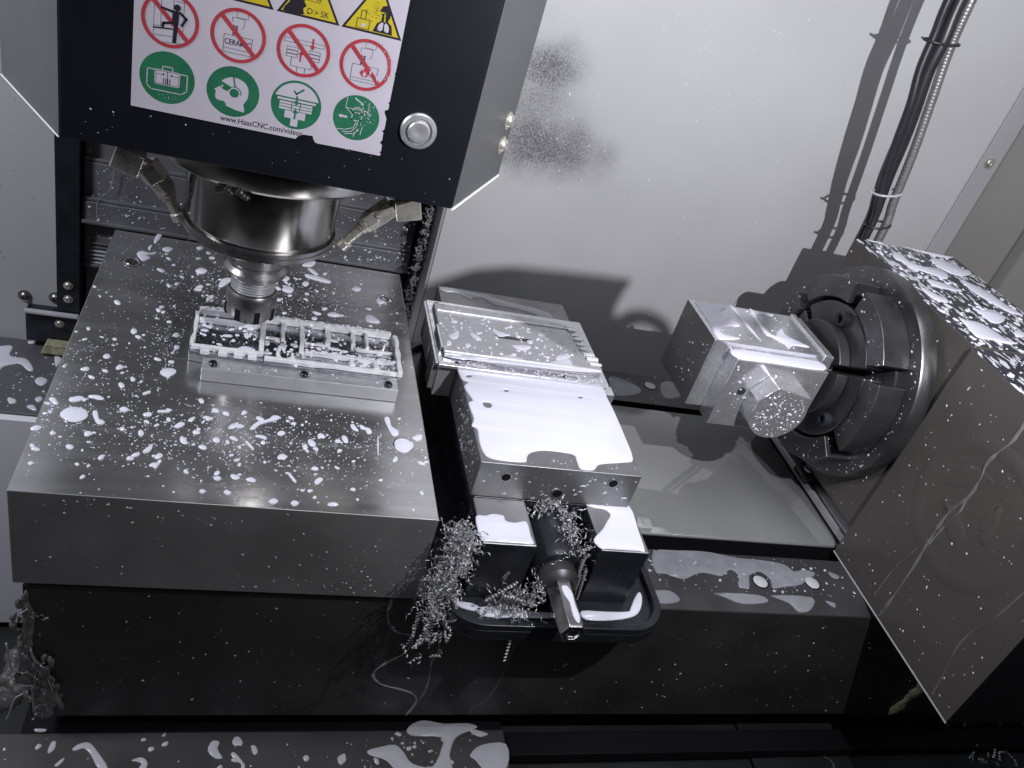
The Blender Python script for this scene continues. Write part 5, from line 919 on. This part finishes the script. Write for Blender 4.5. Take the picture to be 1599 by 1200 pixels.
SLUDGE = [(-0.1372, -0.0208), (-0.1385, -0.0453), (-0.1385, -0.0627), (-0.143, -0.0788), (-0.1426, -0.0992), (-0.1448, -0.1118), (-0.148, -0.1204), (-0.1454, -0.129), (-0.1407, -0.13), (-0.1378, -0.1332), (-0.1344, -0.142), (-0.1343, -0.16), (-0.1329, -0.175), (-0.1185, -0.1763), (-0.1157, -0.1577), (-0.1096, -0.1646), (-0.1131, -0.1486), (-0.119, -0.1264), (-0.1223, -0.1113), (-0.128, -0.1009), (-0.1319, -0.0906), (-0.1321, -0.0784), (-0.1305, -0.0624), (-0.1295, -0.0429), (-0.133, -0.0299)]
SLINES = [[(-0.1328, -0.0825), (-0.1308, -0.0947), (-0.1274, -0.1009), (-0.1235, -0.1114), (-0.1201, -0.1242), (-0.1173, -0.1396)], [(-0.1263, -0.103), (-0.1222, -0.1071), (-0.1188, -0.1199), (-0.116, -0.1329)], [(-0.1462, -0.1182), (-0.1436, -0.1118), (-0.1389, -0.1128), (-0.1343, -0.1137), (-0.1309, -0.1201), (-0.1317, -0.1288), (-0.1383, -0.13), (-0.1442, -0.1279), (-0.1463, -0.1204)], [(-0.1395, -0.13), (-0.1392, -0.1399), (-0.1454, -0.1466), (-0.1489, -0.1578), (-0.1518, -0.1715), (-0.1539, -0.178)], [(-0.1257, -0.1331), (-0.1259, -0.1555), (-0.126, -0.1762)], [(-0.133, -0.1354), (-0.1323, -0.1532), (-0.1303, -0.1716)], [(-0.1389, -0.0396), (-0.1331, -0.0327)], [(-0.1497, -0.075), (-0.1487, -0.0912), (-0.147, -0.1077), (-0.1424, -0.1097)]]
b = MB(); puddle(b, SLUDGE, 'y', -0.489+.0001, .0035, .0030, sub=3)
lump(b, [(random.gauss(-.138, .003), random.uniform(-.125, -.02)) for i in range(30)], .0022, 2.2, .7, level=-.4875)
lump(b, [(random.gauss(-.124, .005), random.uniform(-.175, -.09)) for i in range(22)], .0024, 2.2, .7, level=-.4860)
for i in range(26): curl(b, (-.132+random.gauss(0, .009), .4845, -.03-random.random()*.14), rdir(), random.uniform(.003, .009), .001, .003, .0010, .4)
stuff(tag(b.build('chip_sludge', 'sludge', ang=80), 'grey clotted sludge of chips on the left front corner of the table', 'sludge'))
b = MB()
for P in SLINES: b.tube(path([(x_, 0.4856, z_) for x_, z_ in P], 5), 0.0008, 6)
stuff(tag(b.build('sludge_strings', 'trickle', ang=180), 'pale wet strings over the grey sludge at the left table corner', 'sludge'))
b = MB()
lump(b, [(-.235+random.gauss(0, .012), .800+random.gauss(0, .02)) for i in range(16)], .014, 1.0, .8, frame='z', level=-.56)
stuff(tag(b.build('chip_sludge', 'sludge', ang=80), 'lump of grey sludge on the dark floor below the white panel', 'sludge'))
b = MB(); lump(b, [(.799-.00085*i+random.gauss(0, .0012), -.112-.0042*i) for i in range(14)], .0068, 1.7, .5, level=-.489)
tag(b.build('foam_drip', 'foam', ang=80), 'yellowish wet blob hanging on the table front beside the motor cover corner', 'foam blob')

# ------------------------------------------------------------------ unseen shadow blocker with a ring, added beside the work lamp
BR = [(0.38555, 0.4929), (0.3971, 0.49987), (0.40354, 0.50363), (0.41193, 0.5058), (0.424, 0.50664), (0.44057, 0.50756), (0.4396, 0.50357), (0.4393, 0.49854), (0.44309, 0.49516), (0.44365, 0.48905), (0.43941, 0.48552), (0.40506, 0.47268)]
RO = [(0.45661, 0.49529), (0.4573, 0.49363), (0.4574, 0.49198), (0.45692, 0.49046), (0.45587, 0.48919), (0.45433, 0.48825), (0.45241, 0.48771), (0.45025, 0.48762), (0.44801, 0.48797), (0.44585, 0.48874), (0.44392, 0.48986), (0.44235, 0.49125), (0.44123, 0.49282), (0.44064, 0.49445), (0.44061, 0.49604), (0.44112, 0.49748), (0.44215, 0.49869), (0.44363, 0.49959), (0.44545, 0.50011), (0.44752, 0.50024), (0.44968, 0.49995), (0.45181, 0.49925), (0.45376, 0.4982), (0.4554, 0.49685)]
RI = [(0.45297, 0.4947), (0.45331, 0.49393), (0.45336, 0.49316), (0.45309, 0.49244), (0.45253, 0.49184), (0.45172, 0.49139), (0.45071, 0.49112), (0.44958, 0.49105), (0.4484, 0.49119), (0.44726, 0.49152), (0.44623, 0.49202), (0.44539, 0.49266), (0.44479, 0.49339), (0.44446, 0.49416), (0.44444, 0.49491), (0.44471, 0.49561), (0.44527, 0.4962), (0.44606, 0.49664), (0.44704, 0.49691), (0.44815, 0.49699), (0.44931, 0.49686), (0.45045, 0.49655), (0.45148, 0.49606), (0.45234, 0.49543)]
t = thing('shadow_blocker', (0.42, 0.3309, 0.49), 'small thin shadow blocker with a ring, unseen, added beside the work lamp', 'bracket')
MB().prism(BR, (0,0,0), (1,0,0), (0,0,1), (0,-1,0), -0.3319, -0.3304).build('bracket_plate', 'black', t)  # blocker plate, its outline shaped after the wall shadow
b = MB(); k = len(RO); vs = []
for y_ in (0.3304, 0.3319): vs += [(x_, y_, z_) for x_, z_ in RO] + [(x_, y_, z_) for x_, z_ in RI]
fs = []
for i in range(k):
    j = (i+1) % k; fs += [(i, j, k+j, k+i), (2*k+i, 3*k+i, 3*k+j, 2*k+j), (i, 2*k+i, 2*k+j, j), (k+i, k+j, 3*k+j, 3*k+i)]
b.add(vs, fs); b.build('blocker_ring', 'black', t)
